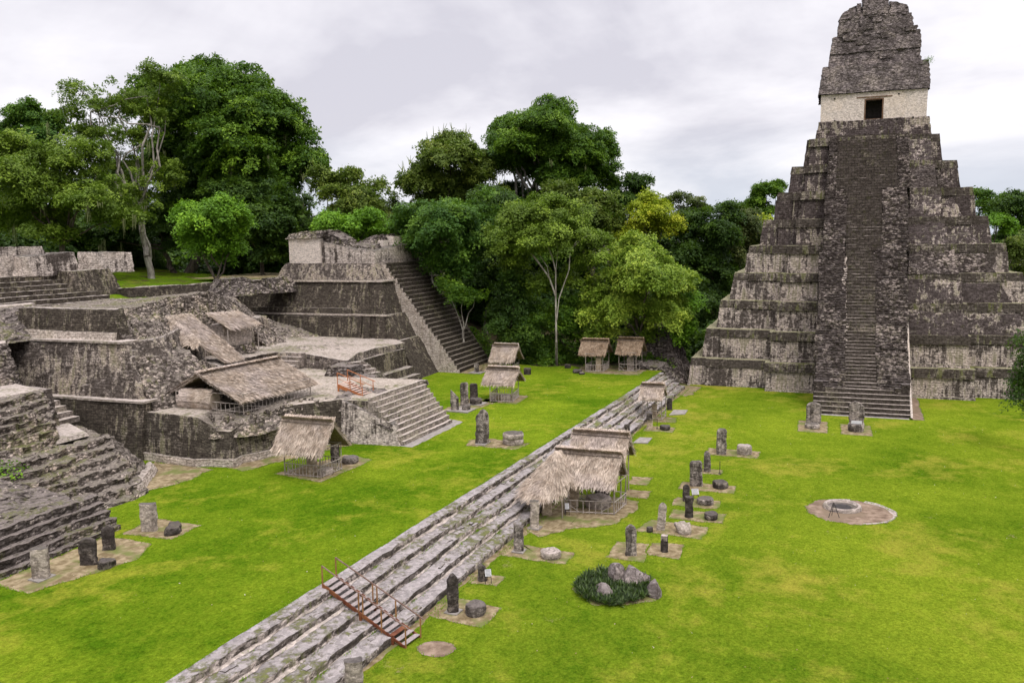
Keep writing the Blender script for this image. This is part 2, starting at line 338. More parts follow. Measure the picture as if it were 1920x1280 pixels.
M['pole_dark'] = simple('dark_pole', (.05, .04, .035), (.12, .095, .08), 5, .005, .85)
M['rail'] = simple('weathered_rail', (.24, .20, .175), (.42, .37, .33), 6, .004, .85)
M['stair_wood'] = simple('painted_red_wood', (.085, .026, .013), (.16, .052, .024), 3, .004, .6, (1, 1, 1), c3=(.19, .075, .03))
M['stair_post'] = simple('ochre_post', (.19, .09, .035), (.29, .15, .06), 4, .003, .6)
M['stair_rail'] = simple('brown_handrail', (.10, .06, .045), (.20, .13, .10), 4, .003, .6)
M['tread'] = simple('grey_tread', (.20, .165, .155), (.36, .31, .30), 5, .006, .8, (1, 5, 1))
M['ochre_wood'] = simple('orange_brown_wood', (.30, .10, .035), (.42, .16, .06), 3, .004, .6)
M['ochre_tread'] = simple('pinkish_tread', (.36, .25, .20), (.48, .36, .30), 5, .004, .8)
M['iron'] = simple('dark_iron', (.018, .016, .016), (.045, .038, .036), 8, .002, .5)
M['sign_face'] = simple('sign_face', (.42, .41, .42), (.52, .51, .52), 12, .001, .6)
M['ink'] = simple('sign_ink', (.05, .05, .05), (.08, .08, .08), 9, .0, .7)
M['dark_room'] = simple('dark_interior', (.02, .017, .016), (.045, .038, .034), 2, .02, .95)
M['lintel'] = simple('wood_lintel', (.09, .05, .03), (.17, .10, .06), 4, .01, .8)
M['bark_pale'] = simple('pale_bark', (.14, .12, .10), (.36, .33, .28), 2.5, .03, .9, (1, 1, .4))
M['bark'] = simple('dark_bark', (.045, .036, .028), (.13, .105, .08), 2.5, .04, .9, (1, 1, .3))
M['moss_strand'] = simple('hanging_moss', (.12, .14, .055), (.24, .25, .12), 2, .01, .95)

def leaf_mat(name, c1, c2, c3, spec=.25, trans=.28):
    """leaf colour varies clump by clump (tint) and leaf by leaf"""
    mt, t = new_mat(name)
    a = t.add('ShaderNodeAttribute', None, attribute_name='tint'); tc = t.add('ShaderNodeTexCoord')
    n = t.noise((tc, 'Object'), .35, 3., .6); n2 = t.noise((tc, 'Object'), 3.0, 2., .6)
    f1 = t.ramp(t.math('ADD', t.math('MULTIPLY', (a, 'Fac'), .75), t.math('MULTIPLY', n, .5)), .25, 1.0)
    col = t.mix(f1, c1, c2); col = t.mix(t.ramp(t.math('ADD', t.math('MULTIPLY', (a, 'Fac'), .5), t.math('MULTIPLY', n2, .5)), .52, .8), col, c3)
    p = t.add('ShaderNodeBsdfPrincipled', {'Base Color': (col, 2), 'Roughness': .62}); p.inputs['Specular IOR Level'].default_value = spec
    tr = t.add('ShaderNodeBsdfTranslucent', {'Color': (t.mix(.5, col, (.16, .30, .02)), 2)})
    mx = t.add('ShaderNodeMixShader', {0: trans, 1: p, 2: tr}); t.add('ShaderNodeOutputMaterial', {'Surface': mx}); return mt
L = {}
L['mid'] = leaf_mat('mid_green_leaves', (0.033, 0.082, 0.008), (0.097, 0.186, 0.009), (0.193, 0.316, 0.017))
L['bright'] = leaf_mat('bright_green_leaves', (0.068, 0.157, 0.008), (0.136, 0.290, 0.012), (0.231, 0.412, 0.020))
L['dark'] = leaf_mat('dark_green_leaves', (0.019, 0.046, 0.008), (0.054, 0.108, 0.010), (0.101, 0.171, 0.016))
L['blue'] = leaf_mat('cool_green_leaves', (0.030, 0.083, 0.011), (0.078, 0.165, 0.015), (0.149, 0.259, 0.024))
L['olive'] = leaf_mat('olive_leaves', (0.065, 0.100, 0.014), (0.136, 0.194, 0.021), (0.228, 0.267, 0.036))
L['airy'] = leaf_mat('fine_olive_leaves', (0.078, 0.128, 0.014), (0.155, 0.235, 0.019), (0.247, 0.343, 0.030))
L['light'] = leaf_mat('light_green_leaves', (0.125, 0.204, 0.020), (0.269, 0.372, 0.036), (0.466, 0.554, 0.067))
L['yellow'] = leaf_mat('yellow_green_leaves', (0.207, 0.275, 0.013), (0.383, 0.445, 0.020), (0.620, 0.602, 0.033))
L['brown'] = leaf_mat('brownish_leaves', (0.049, 0.070, 0.020), (0.105, 0.133, 0.028), (0.182, 0.182, 0.042))

def grass_mat(name, greens, yellow, soil=None, sc_=1.0, soil_at=.73):
    mt, t = new_mat(name); tc = t.add('ShaderNodeTexCoord'); P = (tc, 'Object')
    big = t.noise(P, .06*sc_, 4., .55, .4); md = t.noise(P, .55*sc_, 5., .62); fn = t.noise(P, 7.0, 4., .7); ff = t.noise(t.scale(P, (1, 1, 1)), 28.0, 2., .7)
    m2 = t.noise(P, 1.9*sc_, 4., .65, .3); s = t.math('ADD',  t.math('MULTIPLY', big, .85), t.math('MULTIPLY', md, .45)); s = t.math('ADD', s, t.math('ADD', t.math('MULTIPLY', fn, .3), t.math('MULTIPLY', m2, .35)))
    col = t.mix(t.ramp(s, .78, 1.16), greens[0], greens[1])
    col = t.mix(t.ramp(t.math('ADD', t.math('MULTIPLY', t.noise(P, .11*sc_, 4., .6, .5), .75), t.math('MULTIPLY', md, .4)), .60, .78), col, yellow)
    f4 = t.noise(t.scale(P, (1, 1, 1)), 3.6, 3., .75, .6)
    blade = t.ramp(t.math('ADD', t.math('MULTIPLY', ff, .25), t.math('ADD', t.math('MULTIPLY', fn, .35), t.math('MULTIPLY', f4, .4))), .37, .63)
    k = t.math('MULTIPLY_ADD', blade, .85, .56)
    v = t.add('ShaderNodeVectorMath', {0: (col, 2), 'Scale': k}, operation='SCALE')
    out = v
    if soil: 
        sp = t.ramp(t.math('ADD', t.math('MULTIPLY', t.noise(P, .35, 5., .65), .8), t.math('MULTIPLY', fn, .35)), soil_at, soil_at+.07)
        out = t.mix(sp, v, soil)
    finish(t, out, .9, t.math('ADD', t.math('MULTIPLY', ff, .6), fn), .08, .9, .0); return mt
M['lawn'] = grass_mat('plaza_lawn_grass', ((.066, .125, .006), (.182, .238, .016)), (.26, .25, .032), (.22, .19, .08))
M['lawn2'] = grass_mat('terrace_lawn_grass', ((.060, .126, .005), (.172, .236, .014)), (.245, .255, .026), None, 1.4)
M['hill_grass'] = grass_mat('hill_grass', ((.07, .14, .006), (.14, .24, .010)), (.20, .20, .03), (.085, .062, .03), soil_at=.585)
M['forest'] = simple('forest_floor', (.025, .022, .012), (.075, .055, .028), .8, .1, .95, c3=(.035, .05, .012))
M['dirt'] = simple('bare_sandy_soil', (.14, .102, .052), (.285, .225, .135), 2.2, .03, .95, detail=9., lo=.4, hi=.62, c3=(.125, .135, .04))
M['dust'] = simple('pinkish_dust', (.125, .085, .058), (.26, .19, .14), 1.4, .03, .95, detail=9., lo=.4, hi=.62, c3=(.17, .125, .085))
M['slab'] = simple('concrete_slab', (.18, .16, .145), (.31, .28, .255), 2.5, .02, .9, detail=6.)
M['garden_leaf'] = leaf_mat('garden_plant_leaves', (.012, .020, .008), (.040, .070, .018), (.13, .18, .07))
# ------------------------------------------------------------------ ground, lawns, bare soil
def sst(a, b, x): t = np.clip((x-a)/(b-a), 0, 1); return t*t*(3-2*t)
def foot(X): return 19.82 - .0426*(np.asarray(X, float)-33)
def topl(X): return 24.12 - .0591*(np.asarray(X, float)-33.3)
def terrain(x, y):
    x = np.asarray(x, float); y = np.asarray(y, float)
    P = np.stack([x*.03, y*.03, x*0], -1)
    far = sst(118, 150, x) + sst(-40, -90, y) + sst(-30, -80, x)
    z = -.12 + vnoise(P, 4)*1.2*np.clip(far, 0, 1)
    z = z + 1.95*sst(0, .8, y - topl(x) - .2)*(1 - sst(116, 125, x)*.0)
    # the hill that carries the northern buildings
    y0 = np.where(x > 104, 47.5, np.where((x < 62) | (x > 82), 69.0, 60.0))
    east = 1 - sst(121, 150, x)
    hill = 12.4*sst(0, 16, y-y0)*east + (2.2 + vnoise(P*1.7, 8)*1.0)*sst(90, 130, y)*east
    hill = hill*(1 - sst(150, 215, y))
    bank = 3.0*sst(116, 140, x)*sst(24, 44, y)*(1-east) 
    mound = 2.2*np.exp(-(((x-78)/16)**2 + ((y-112)/14)**2))
    return z + hill + bank + mound
def tz(x, y): return float(terrain(np.array([x]), np.array([y]))[0])
g = MB()
xs = np.concatenate([np.linspace(-2500, -140, 12), np.arange(-120, 260, 2.0), np.linspace(280, 2800, 24)])
ys = np.concatenate([np.linspace(-2500, -160, 12), np.arange(-140, 260, 2.0), np.linspace(280, 2500, 20)])
X_, Y_ = np.meshgrid(xs, ys, indexing='ij')
Pg = np.stack([X_, Y_, terrain(X_, Y_)], -1)
g.grid(Pg, Pg[..., :2]); tag(g.build('ground', M['forest'], smooth=True), kind='structure')

g = MB()
xs = np.arange(0, 119.1, 1.5)
P = np.array([[(x, y, 0.0) for y in np.linspace(-75, float(foot(x))-.05, 60)] for x in xs]); g.grid(P, P[..., :2])
tag(g.build('plaza_lawn', M['lawn']), kind='structure')
g = MB()
xs = np.arange(0, 119.1, 1.0)
P = np.array([[(x, float(topl(x))+.35 + (58-float(topl(x)))*t, 2.0) for t in np.linspace(0, 1, 40)] for x in xs])
east_edge = 113.5 + vnoise(np.stack([P[..., 1]*.3, P[..., 1]*0, P[..., 1]*0], -1), 5)*1.3
P[..., 0] = np.minimum(P[..., 0], np.maximum(east_edge, P[..., 0]-6.0))
g.grid(P, P[..., :2]); tag(g.build('terrace_lawn', M['lawn2']), kind='structure')
g = MB()
X_, Y_ = np.meshgrid(np.arange(66, 150, 2.), np.arange(70, 126, 2.), indexing='ij')
P = np.stack([X_, Y_, np.maximum(terrain(X_, Y_)+np.where((Y_ < 79) & (X_ > 84), -1.5, .1), 0)], -1); g.grid(P, P[..., :2]); tag(g.build('hill_lawn', M['hill_grass'], smooth=True), kind='structure')

tuft_lines = []
def dirt(pts, z=0.0, mat='dirt', name='bare_soil', lift=.012, ragged=.12, label=None, fringe=True):
    pts = [np.array((p[0], p[1], z+lift)) for p in pts]; n = len(pts); ring = []
    for i in range(n):
        a, b = pts[i], pts[(i+1) % n]; m_ = max(2, int(np.linalg.norm(b-a)/.15))
        for k in range(m_): ring.append(a + (b-a)*k/m_)
    ring = np.array(ring); ring[:, :2] += vec3(ring*1.6, 21)[:, :2]*ragged + vec3(ring*6, 25)[:, :2]*ragged*.3
    if fringe: tuft_lines.append(np.concatenate([ring, ring[:1]]))
    ring = np.concatenate([ring, ring[:1]]); c = ring[:-1].mean(0); t = np.linspace(0, .98, 6)[None, :, None]
    P = ring[:, None]*(1-t) + c*t; P[..., 2] = z+lift
    g = MB(); g.grid(P, P[..., :2]); return tag(g.build(name, M[mat]), kind='structure')
def quad(x0, x1, y0, y1, s=.0): return [(x0, y0), (x1, y0+s), (x1, y1+s), (x0, y1)]
dirt([(50.0, 9.8), (53.2, 10.15), (53.1, 12.2), (50.0, 12.2)])
dirt([(51.2, 7.7), (53.9, 7.9), (53.5, 10.05), (51.2, 9.85)])
dirt([(55.1, 6.9), (57.7, 6.7), (58.2, 10.9), (55.4, 11.5)])
dirt(quad(58.7, 60.9, 5.9, 9.7)); dirt(quad(61.8, 63.9, 6.6, 10.0)); dirt(quad(66.1, 68.3, 5.8, 10.3))
dirt(quad(71.2, 72.7, 7.4, 9.1)); dirt(quad(77.6, 80.2, 4.8, 9.5))
dirt([(48.2, 14.4), (50.2, 14.3), (50.6, 18.2), (51.5, 18.8), (48.3, 18.9)])
dirt([(38.6, 16.0), (41.2, 15.8), (41.6, 19.1), (39.0, 19.3)]); dirt(quad(43.7, 45.2, 17.2, 19.0))
dirt(quad(89.8, 95.4, -1.2, 1.8), ragged=.05); dirt(quad(89.7, 94.7, -5.4, -2.4), ragged=.05)
dirt([(52.3, 17.3), (54.2, 16.0), (55.2, 14.6), (56.4, 13.0), (60.0, 12.3), (62.0, 12.6), (62.6, 14.0), (62.2, 18.4), (53.4, 18.9)])
dirt(quad(62.8, 64.8, 12.1, 14.0)); dirt(quad(66.3, 68.6, 12.7, 14.4))
dirt(quad(85.6, 88.0, 13.9, 16.9)); dirt(quad(90.2, 93.0, 14.4, 17.2))
dirt([(44.7, 8.0), (47.2, 8.3), (47.3, 12.3), (44.8, 13.0), (43.0, 11.2), (43.7, 9.4)])
dirt([(35.82 + math.cos(a)*.8, 17.29 + math.sin(a)*1.0) for a in np.linspace(0, 6.2, 12)], mat='dust', ragged=.08)
dirt([(64.2 + math.cos(a)*2.9, -2.45 + math.sin(a)*3.1) for a in np.linspace(0, 6.1, 22)], mat='dust', ragged=.22)
dirt([(39.6, 40.7), (39.7, 37.0), (42.4, 37.0), (42.7, 41.0)], 2.0); dirt([(31.2, 41.4), (30.8, 38.4), (36.4, 36.5), (38.8, 37.6), (39.0, 41.3)], 2.0, ragged=.12)
dirt([(66.8, 24.2), (69.3, 23.9), (70.0, 27.5), (69.0, 29.4), (67.0, 28.9)], 2.0, ragged=.2)
dirt([(53.2, 35.0), (60.2, 34.4), (61.1, 37.6), (54.1, 39.8)], 2.0); dirt([(85.9, 31.0), (90.9, 31.2), (91.2, 35.4), (86.1, 35.3)], 2.0)
dirt([(79.9, 34.4), (87.5, 33.4), (88.2, 37.2), (80.1, 37.6)], 2.0, ragged=.2); dirt([(108.6, 22.2), (115.8, 21.8), (116, 31.4), (108.9, 31.2)], 2.0, ragged=.35)
dirt([(47.2, 46.4), (49.5, 45.0), (53.9, 45.4), (54.3, 52), (52.8, 51.0)], 2.0, ragged=.25); dirt([(54.0, 42.6), (57.0, 41.8), (64.6, 38.6), (64.8, 40.0), (60, 43), (54.5, 45)], 2.0, ragged=.2)
dirt([(65.0, 33.2), (75.8, 33.0), (76.6, 34.4), (65.0, 34.6)], 2.0, ragged=.1, mat='slab', fringe=False); dirt([(104.0, 43.2), (116, 43.0), (116.5, 46.4), (104.2, 46.4)], 2.0, ragged=.3)
dirt([(99.0, -11.0), (112.6, -11.6), (112.6, -9.6), (99.0, -9.6)], ragged=.1, mat='dust'); dirt(quad(99.0, 99.9, -9.9, .6), ragged=.1, mat='slab', fringe=False)
dirt([(106, 15.2), (113.5, 14.5), (115.6, 19.5), (107.5, 18.0)], ragged=.3)
xs_ = np.arange(24, 112, .25); wn = .42 + .25*vnoise(np.stack([xs_*.35, xs_*0, xs_*0], -1), 6) + .1*vnoise(np.stack([xs_*2., xs_*0, xs_*0], -1), 7)
g = MB(); P = np.stack([np.stack([xs_, foot(xs_)-wn*(1-t)+.1*t, xs_*0+.009], -1) for t in (0, .5, 1)], 1); g.grid(P, P[..., :2]); tag(g.build('bare_soil', M['dirt']), kind='structure')
dirt([(100.9, 73), (118, 76), (126, 93), (104, 90)], 14.75, ragged=.5, fringe=False)
# white ring line in the round dusty area
g = MB()
for a0, a1, rr in ((-2.9, -.35, 2.75), (.0, .55, 2.7)):
    aa = np.linspace(a0, a1, 60); wn = .16 + .10*vnoise(np.stack([aa*3, aa*0, aa*0], -1), 3)
    P = np.stack([np.stack([64.35+np.cos(aa)*(rr-wn), -2.6+np.sin(aa)*(rr+.15-wn), aa*0+.02], -1), np.stack([64.35+np.cos(aa)*(rr+wn), -2.6+np.sin(aa)*(rr+.15+wn), aa*0+.02], -1)], 1)
    g.grid(P, P[..., :2])
tag(g.build('worn_plaster_ring', M['altar_pale']), kind='structure')

# grass blades leaning over the edges of the bare patches
rng = np.random.default_rng(5)
def blades(pts, hgt, wid, lean, mb, tint=(.2, .9)):
    n = len(pts); a = rng.uniform(0, 2*math.pi, n); h = hgt*rng.uniform(.6, 1.3, n); wd = wid*rng.uniform(.7, 1.3, n)
    side = np.stack([np.cos(a), np.sin(a), a*0], -1)*wd[:, None]; tip = np.stack([-np.sin(a)*lean*h, np.cos(a)*lean*h, h], -1)
    V = np.stack([pts-side, pts+side, pts+side*.25+tip, pts-side*.25+tip], 1).reshape(-1, 3)
    mb.raw(V, np.arange(4*n).reshape(-1, 4), None, np.repeat(rng.uniform(*tint, n), 4))
mb = MB(); pts = []
for Ln in tuft_lines:
    for a, b in zip(Ln[:-1], Ln[1:]):
        m_ = max(1, int(np.linalg.norm(b-a)*22)); t = rng.random(m_)[:, None]; q = a*(1-t)+b*t; q[:, :2] += rng.normal(0, .05, (m_, 2)); pts.append(q)
pts = np.concatenate(pts); pts[:, 2] -= .01
blades(pts, .075, .025, .9, mb); 
xs_ = rng.uniform(24, 112, 5200); q = np.stack([xs_, topl(xs_)+.36+rng.exponential(.10, 5200), xs_*0+1.98], -1); blades(q, .09, .028, .8, mb)
xs_ = rng.uniform(24, 112, 3500); q = np.stack([xs_, foot(xs_)-.5-rng.exponential(.10, 3500), xs_*0-.01], -1); blades(q, .075, .025, .9, mb)
for k in range(170):
    x = rng.uniform(24, 110); kk = rng.integers(0, 5); fy = (.0, .235, .47, .705, .915)[kk]; f0, f1 = float(foot(x)), float(topl(x)); nn = int(rng.integers(10, 45))
    q = np.stack([x+rng.normal(0, .22, nn), f0+(f1-f0)*(fy-.01)-rng.exponential(.05, nn), np.full(nn, (.0, .41, .81, 1.21, 1.61)[kk])], -1); blades(q, .09, .02, .8, mb)
tag(mb.build('grass_fringe', leaf_mat('fringe_grass', (.11, .22, .010), (.18, .30, .016), (.26, .36, .03), .05, .45)), 'short grass fringe round the bare soil patches', 'grass', kind='stuff')

mb = MB(); n_ = 900; q = np.stack([rng.uniform(26, 105, n_), rng.uniform(-35, 17, n_), np.full(n_, .03)], -1); q = q[q[:, 1] < foot(q[:, 0])-.6]
q2 = np.stack([rng.uniform(30, 108, 500), rng.uniform(24.5, 50, 500), np.full(500, 2.03)], -1); q = np.concatenate([q, q2]); nq_ = len(q); a_ = rng.uniform(0, 6.28, nq_); s_ = rng.uniform(.02, .055, nq_)
e1_ = np.stack([np.cos(a_)*s_, np.sin(a_)*s_, rng.uniform(-.01, .02, nq_)], -1); e2_ = np.stack([-np.sin(a_)*s_*.6, np.cos(a_)*s_*.6, rng.uniform(-.01, .02, nq_)], -1)
mb.raw(np.stack([q-e1_, q-e2_, q+e1_, q+e2_], 1).reshape(-1, 3), np.arange(4*nq_).reshape(-1, 4), None, np.repeat(rng.uniform(0, 1, nq_), 4))
tag(mb.build('fallen_leaves', leaf_mat('fallen_leaf', (.20, .12, .05), (.42, .33, .16), (.62, .58, .46), .1, .1)), 'dry leaves and petals scattered over the lawns', 'fallen leaves', kind='stuff')

# ------------------------------------------------------------------ steps helper
def steps(mb, a, b, inward, n, rise, tread, rough=None, cell=.4, z0=None, left=True, right=True, taper=(0, 0), base=None, back=None):
    """flight: a,b = foot ends (x,y,z) seen left to right by someone facing the flight; inward = unit direction of climb"""
    a = np.array(a, float); b = np.array(b, float); I = np.array([inward[0], inward[1], 0.0]); U = (b-a)/np.linalg.norm(b-a); base = a[2] if base is None else base
    nu = max(1, int(round(np.linalg.norm(b-a)/cell))); up3 = np.array([0, 0, 1.])
    pa, pb = a.copy(), b.copy()
    for k in range(n):
        qa, qb = pa+up3*rise, pb+up3*rise
        mb.patch(pa, pb, qb, qa, cell, rough, nu, 1, v0=k*2.0)
        ra = qa + I*tread + U*taper[0]; rb = qb + I*tread - U*taper[1]
        mb.patch(qa, qb, rb, ra, cell, rough, nu, max(1, int(round(tread/cell))), v0=k*7.3)
        for s_, (p, q, r_) in ((left, (pa, qa, ra)), (right, (pb, qb, rb))):
            if s_:
                lo1 = np.array([q[0], q[1], base]); lo2 = np.array([r_[0], r_[1], base])
                if s_ is left and s_: pass
                args = (lo2, lo1, q, r_) if (p is pa) else (lo1, lo2, r_, q)
                mb.patch(*args, max(cell, .4), rough, u0=k*tread, v0=base)
        pa, pb = ra, rb
    return pa, pb

# ------------------------------------------------------------------ long flight between the plaza and the north terrace
ts = thing('terrace_steps', 'long broken grey stone steps dividing the plaza lawn from the raised lawn', 'stone steps', (60, 19, 0))
mb = MB(); RS = Rough(.025, .028, (.95, .45, .25), .04, 31, .8)
xs = np.concatenate([np.arange(14, 60, .22), np.arange(60, 112.4, .33)])
xs = xs[xs < 111.6]
F0, F1 = foot(xs), topl(xs); prof = []          # fractions across, heights
fr = [0, .0, .235, .24, .47, .475, .70, .705, .915, .92, 1.10]
hh = [-.15, .40, .43, .80, .83, 1.2, 1.23, 1.6, 1.63, 2.03, 2.05]
rows = []
for k in range(len(fr)-1):
    m_ = 2 if k % 2 == 0 else 4
    for j in range(m_): rows.append((fr[k] + (fr[k+1]-fr[k])*j/m_, hh[k] + (hh[k+1]-hh[k])*j/m_))
rows.append((fr[-1], hh[-1]))
P = np.array([[(x, f0 + (f1-f0)*fy, z) for fy, z in rows] for x, f0, f1 in zip(xs, F0, F1)])
# each course wanders and is broken in places
for k in range(5):
    lo, hi = k*6-1, k*6+3
    wv = vnoise(np.stack([xs*.21, xs*0+k*9, xs*0], -1), 41)*.07 + vnoise(np.stack([xs*1.3, xs*0+k*9, xs*0], -1), 43)*.05
    P[:, max(0, lo):hi, 1] += wv[:, None]
P = P + RS(P); UV = np.stack(np.broadcast_arrays(xs[:, None], np.cumsum([.0]+[math.hypot((rows[i+1][0]-rows[i][0])*4, rows[i+1][1]-rows[i][1]) for i in range(len(rows)-1)])[None, :]), -1)
mb.grid(P, UV, None); mb.build('step_courses', M['steps'], ts)
for k, (fy, z) in enumerate(((.235, .435), (.47, .835), (.705, 1.235), (.915, 1.635))):        # pale mortar seam at the foot of each riser
    mb = MB(); x2 = np.arange(22, 111, .3); q = vnoise(np.stack([x2*.5, x2*0+k*5, x2*0], -1), 61); q2 = vnoise(np.stack([x2*2.3, x2*0+k*5, x2*0], -1), 63); wv = vnoise(np.stack([x2*.21, x2*0+(k+1)*9, x2*0], -1), 41)*.07 + vnoise(np.stack([x2*1.3, x2*0+(k+1)*9, x2*0], -1), 43)*.05
    yb_ = foot(x2) + (topl(x2)-foot(x2))*fy + wv; wd = np.clip(.12 + .12*q + .07*q2, .01, .32)
    P = np.stack([np.stack([x2, yb_-wd, x2*0+z+.02], -1), np.stack([x2, yb_-wd*.5, x2*0+z+.05], -1), np.stack([x2, yb_+.03, x2*0+z+.10], -1), np.stack([x2, yb_+.06, x2*0+z+.02], -1)], 1); P = P + vec3(P*3, k)*.02; mb.grid(P, P[..., :2]); mb.build('plaster_seam', M['seam'], ts)
# loose slabs left on the treads
for i in range(90):
    x = rng.uniform(26, 110); k = rng.integers(0, 5); fy = (.0, .24, .475, .705, .92)[k] + rng.uniform(.02, .2 if k < 4 else .12); f0, f1 = float(foot(x)), float(topl(x))
    y = f0 + (f1-f0)*fy; z = .41 + .4*k; sx, sy, sz = rng.uniform(.18, .5), rng.uniform(.10, .22), rng.uniform(.02, .07); a = rng.normal(-.04, .15)
    c = lambda u, v, h: (x+u*sx*math.cos(a)-v*sy*math.sin(a), y+u*sx*math.sin(a)+v*sy*math.cos(a), h)
    q = [(-1, -1), (1, -1), (1, 1), (-1, 1)]
    mb = MB(); mb.prism([c(u, v, z-.1) for u, v in q], [c(u*.85, v*.85, z+sz) for u, v in q], .3, Rough(.03, .03, (.3, .3, .2), 0, i)); mb.build('loose_slab', M['steps'], ts)
mb = MB(); mb.prism([(111.2, 16.2, -.2), (113.2, 16.4, -.2), (113.4, 20.5, -.2), (111.2, 20.6, -.2)], [(111.4, 17.2, .7), (112.6, 17.6, .6), (112.8, 20.2, 1.8), (111.3, 20.3, 2.0)], .35, Rough(.15, .1, (.6, .5, .25), .2, 8)); mb.build('broken_end', M['rubble'], ts)

# ------------------------------------------------------------------ the great pyramid temple
T = thing('pyramid_temple', 'tall steep grey stepped pyramid with a central stairway and a temple on top', 'pyramid temple', (130, -6.2, 0))
tiers = [(0, .6, -.2, 3.62), (1.7, 2.15, 3.55, 7.5), (3.4, 3.95, 7.42, 11.3), (5.0, 5.55, 11.22, 14.95), (6.85, 7.2, 14.87, 18.6), (8.55, 9.05, 18.52, 22.15), (10.35, 10.7, 22.07, 25.95), (12.05, 12.7, 25.87, 29.65), (14.0, 14.55, 29.57, 33.4)]
def ring4(x0, x1, y0, y1, z): return [(x0, y0, z), (x1, y0, z), (x1, y1, z), (x0, y1, z)]
BL = [6.4, 5.9, 5.5, 4.9, 4.2, 3.3, 2.8, 2.4, 2.0]
for i, (s0, s1, z0, z1) in enumerate(tiers):
    mb = MB(); mm = MB(); ru = Rough(.05, .035, (.6, .6, .28), .05+.012*i, 50+i)
    def lay(y0, y1, fx, zz0, zz1, e0=0., e1=0., rg=ru, xb=None, mb=mb):
        """y0<y1; fx = how far the face stands forward of the tier; e = batter"""
        k0 = (zz0-z0)/(z1-z0); k1 = (zz1-z0)/(z1-z0); a = s0+(s1-s0)*k0; b = s0+(s1-s0)*k1
        xb = xb or 152-a
        mb.prism(ring4(115.1+a-fx, xb, y0, y1, zz0), ring4(115.1+b-fx, xb, y0+e0, y1-e0, zz1), .6, rg)
    zc_ = z1-1.05; d = s1-s0
    # corner sections, set back, and the long side sections
    YL, YR = 16.74, -29.2
    lay(YR+s0, YL-s0, 0, z0, zc_, d*.7); lay(YR+s0+.35, YL-s0-.35, .0, zc_-.02, z1, .15, mb=mm)
    lay(YR+s0+2.5, YL-s0-2.5, .33, z0, zc_-.05, .05); lay(YR+s0+2.4, YL-s0-2.4, .48, zc_-.03, z1-.01, .05, mb=mm)
    # projecting section beside the stairway, with an overhanging upper moulding
    bl = BL[i]; brr = -12.46+5.0-bl-4.6 if False else -11.5-bl
    fwd = (2.35, 2.35, 2.35, 2.35, 2.3, 2.15, 1.7, 1.2, .6)[i]
    lay(brr, bl, fwd-.12, z0, zc_-.08, .08); lay(brr-.12, bl+.12, fwd+.20, zc_-.06, z1+.02, .03, mb=mm)
    if i < 5: lay(brr-.02, bl+.02, fwd+.22, z0-.02, z0+.45, .03)
    tr1 = mb.build('terrace', M['t1_pale' if i < 5 else 't1_dark'], T); mm.build('moulding', M['t1_mould'], tr1)
mb = MB(); ru = Rough(.07, .05, (.5, .5, .25), .08, 71)
mb.prism(ring4(130.6, 148, -13.8, 1.25, 33.3), ring4(130.8, 148, -13.6, 1.05, 34.9), .4, ru)
mb.prism(ring4(130.95, 147, -13.5, .95, 34.85), ring4(131.05, 147, -13.4, .85, 35.95), .4, ru)
mb.build('upper_platform', M['t1_dark'], T)
# stairway: clean steps at the foot, rubble cheeks with a clean central flight above
mb = MB(); pa, pb = steps(mb, (99.7, .37, -.1), (99.7, -9.7, -.1), (1, 0), 6, .45, .46, Rough(.03, .02, (.8, .8, .5), 0, 81), .35)
mb.build('lower_steps', M['t1_step'], T)
def ramp_pts(z): return 102.3 + (z-2.55)*(129.2-102.3)/(33.6-2.55)
def flight(y_a, y_b, z0, z1, rough, cell, yy0=None, dx=0., rise=.36):
    n = int(round((z1-z0)/rise)); r_ = (z1-z0)/n; run = (ramp_pts(z1)-ramp_pts(z0))/n
    steps(fl, (ramp_pts(z0)+dx, y_a, z0), (ramp_pts(z0)+dx, y_b, z0), (1, 0), n, r_, run, rough, cell, base=max(z0-3, -.1))
fl = MB(); flight(-3.0, -6.35, 2.5, 18.0, Rough(.025, .035, (.5, .5, .4), 0, 83), .3, dx=.16)
flight(-2.9, -7.3, 18.0, 26.0, Rough(.03, .04, (.5, .5, .4), 0, 84), .3, dx=.14)
flight(-1.6, -9.4, 26.0, 33.7, Rough(.03, .05, (.5, .5, .4), .05, 85), .35, dx=.15); fl.build('central_steps', M['t1_step'], T)
fl = MB(); RR = Rough(.06, .075, (.42, .36, .2), .12, 87)
flight(.30, -3.05, 2.5, 10, RR, .26, rise=.26); flight(-6.3, -9.7, 2.5, 10, RR, .26, rise=.26)
flight(.15, -3.0, 9.9, 18, RR, .26, rise=.26); flight(-6.3, -9.95, 9.9, 18, RR, .26, rise=.26)
flight(-.3, -2.95, 17.9, 26, RR, .26, rise=.26); flight(-7.25, -10.25, 17.9, 26, RR, .26, rise=.26)
flight(-.6, -1.7, 25.9, 33.5, RR, .3, rise=.28); flight(-9.3, -10.7, 25.9, 33.5, RR, .3, rise=.28)
for (ya, yb, zz) in ((.34, -.9, 3.1), (-8.2, -9.72, 3.1), (.34, -.6, 3.55), (-8.9, -9.72, 3.55)): fl.box(101.9, 103.6, yb, ya, .5, zz-.2, .3, Rough(.03, .02))
fl.build('stair_cheek', M['t1_rubble'], T)
fl = MB(); fl.prism([(99.9, -9.95, -.1), (112, -9.95, -.1), (112, -9.72, -.1), (99.9, -9.72, -.1)], [(103.2, -9.95, 2.9), (112, -9.95, 12.6), (112, -9.72, 12.6), (103.2, -9.72, 2.9)], .5, CLEAN); fl.build('side_wall', M['plaster'], T)
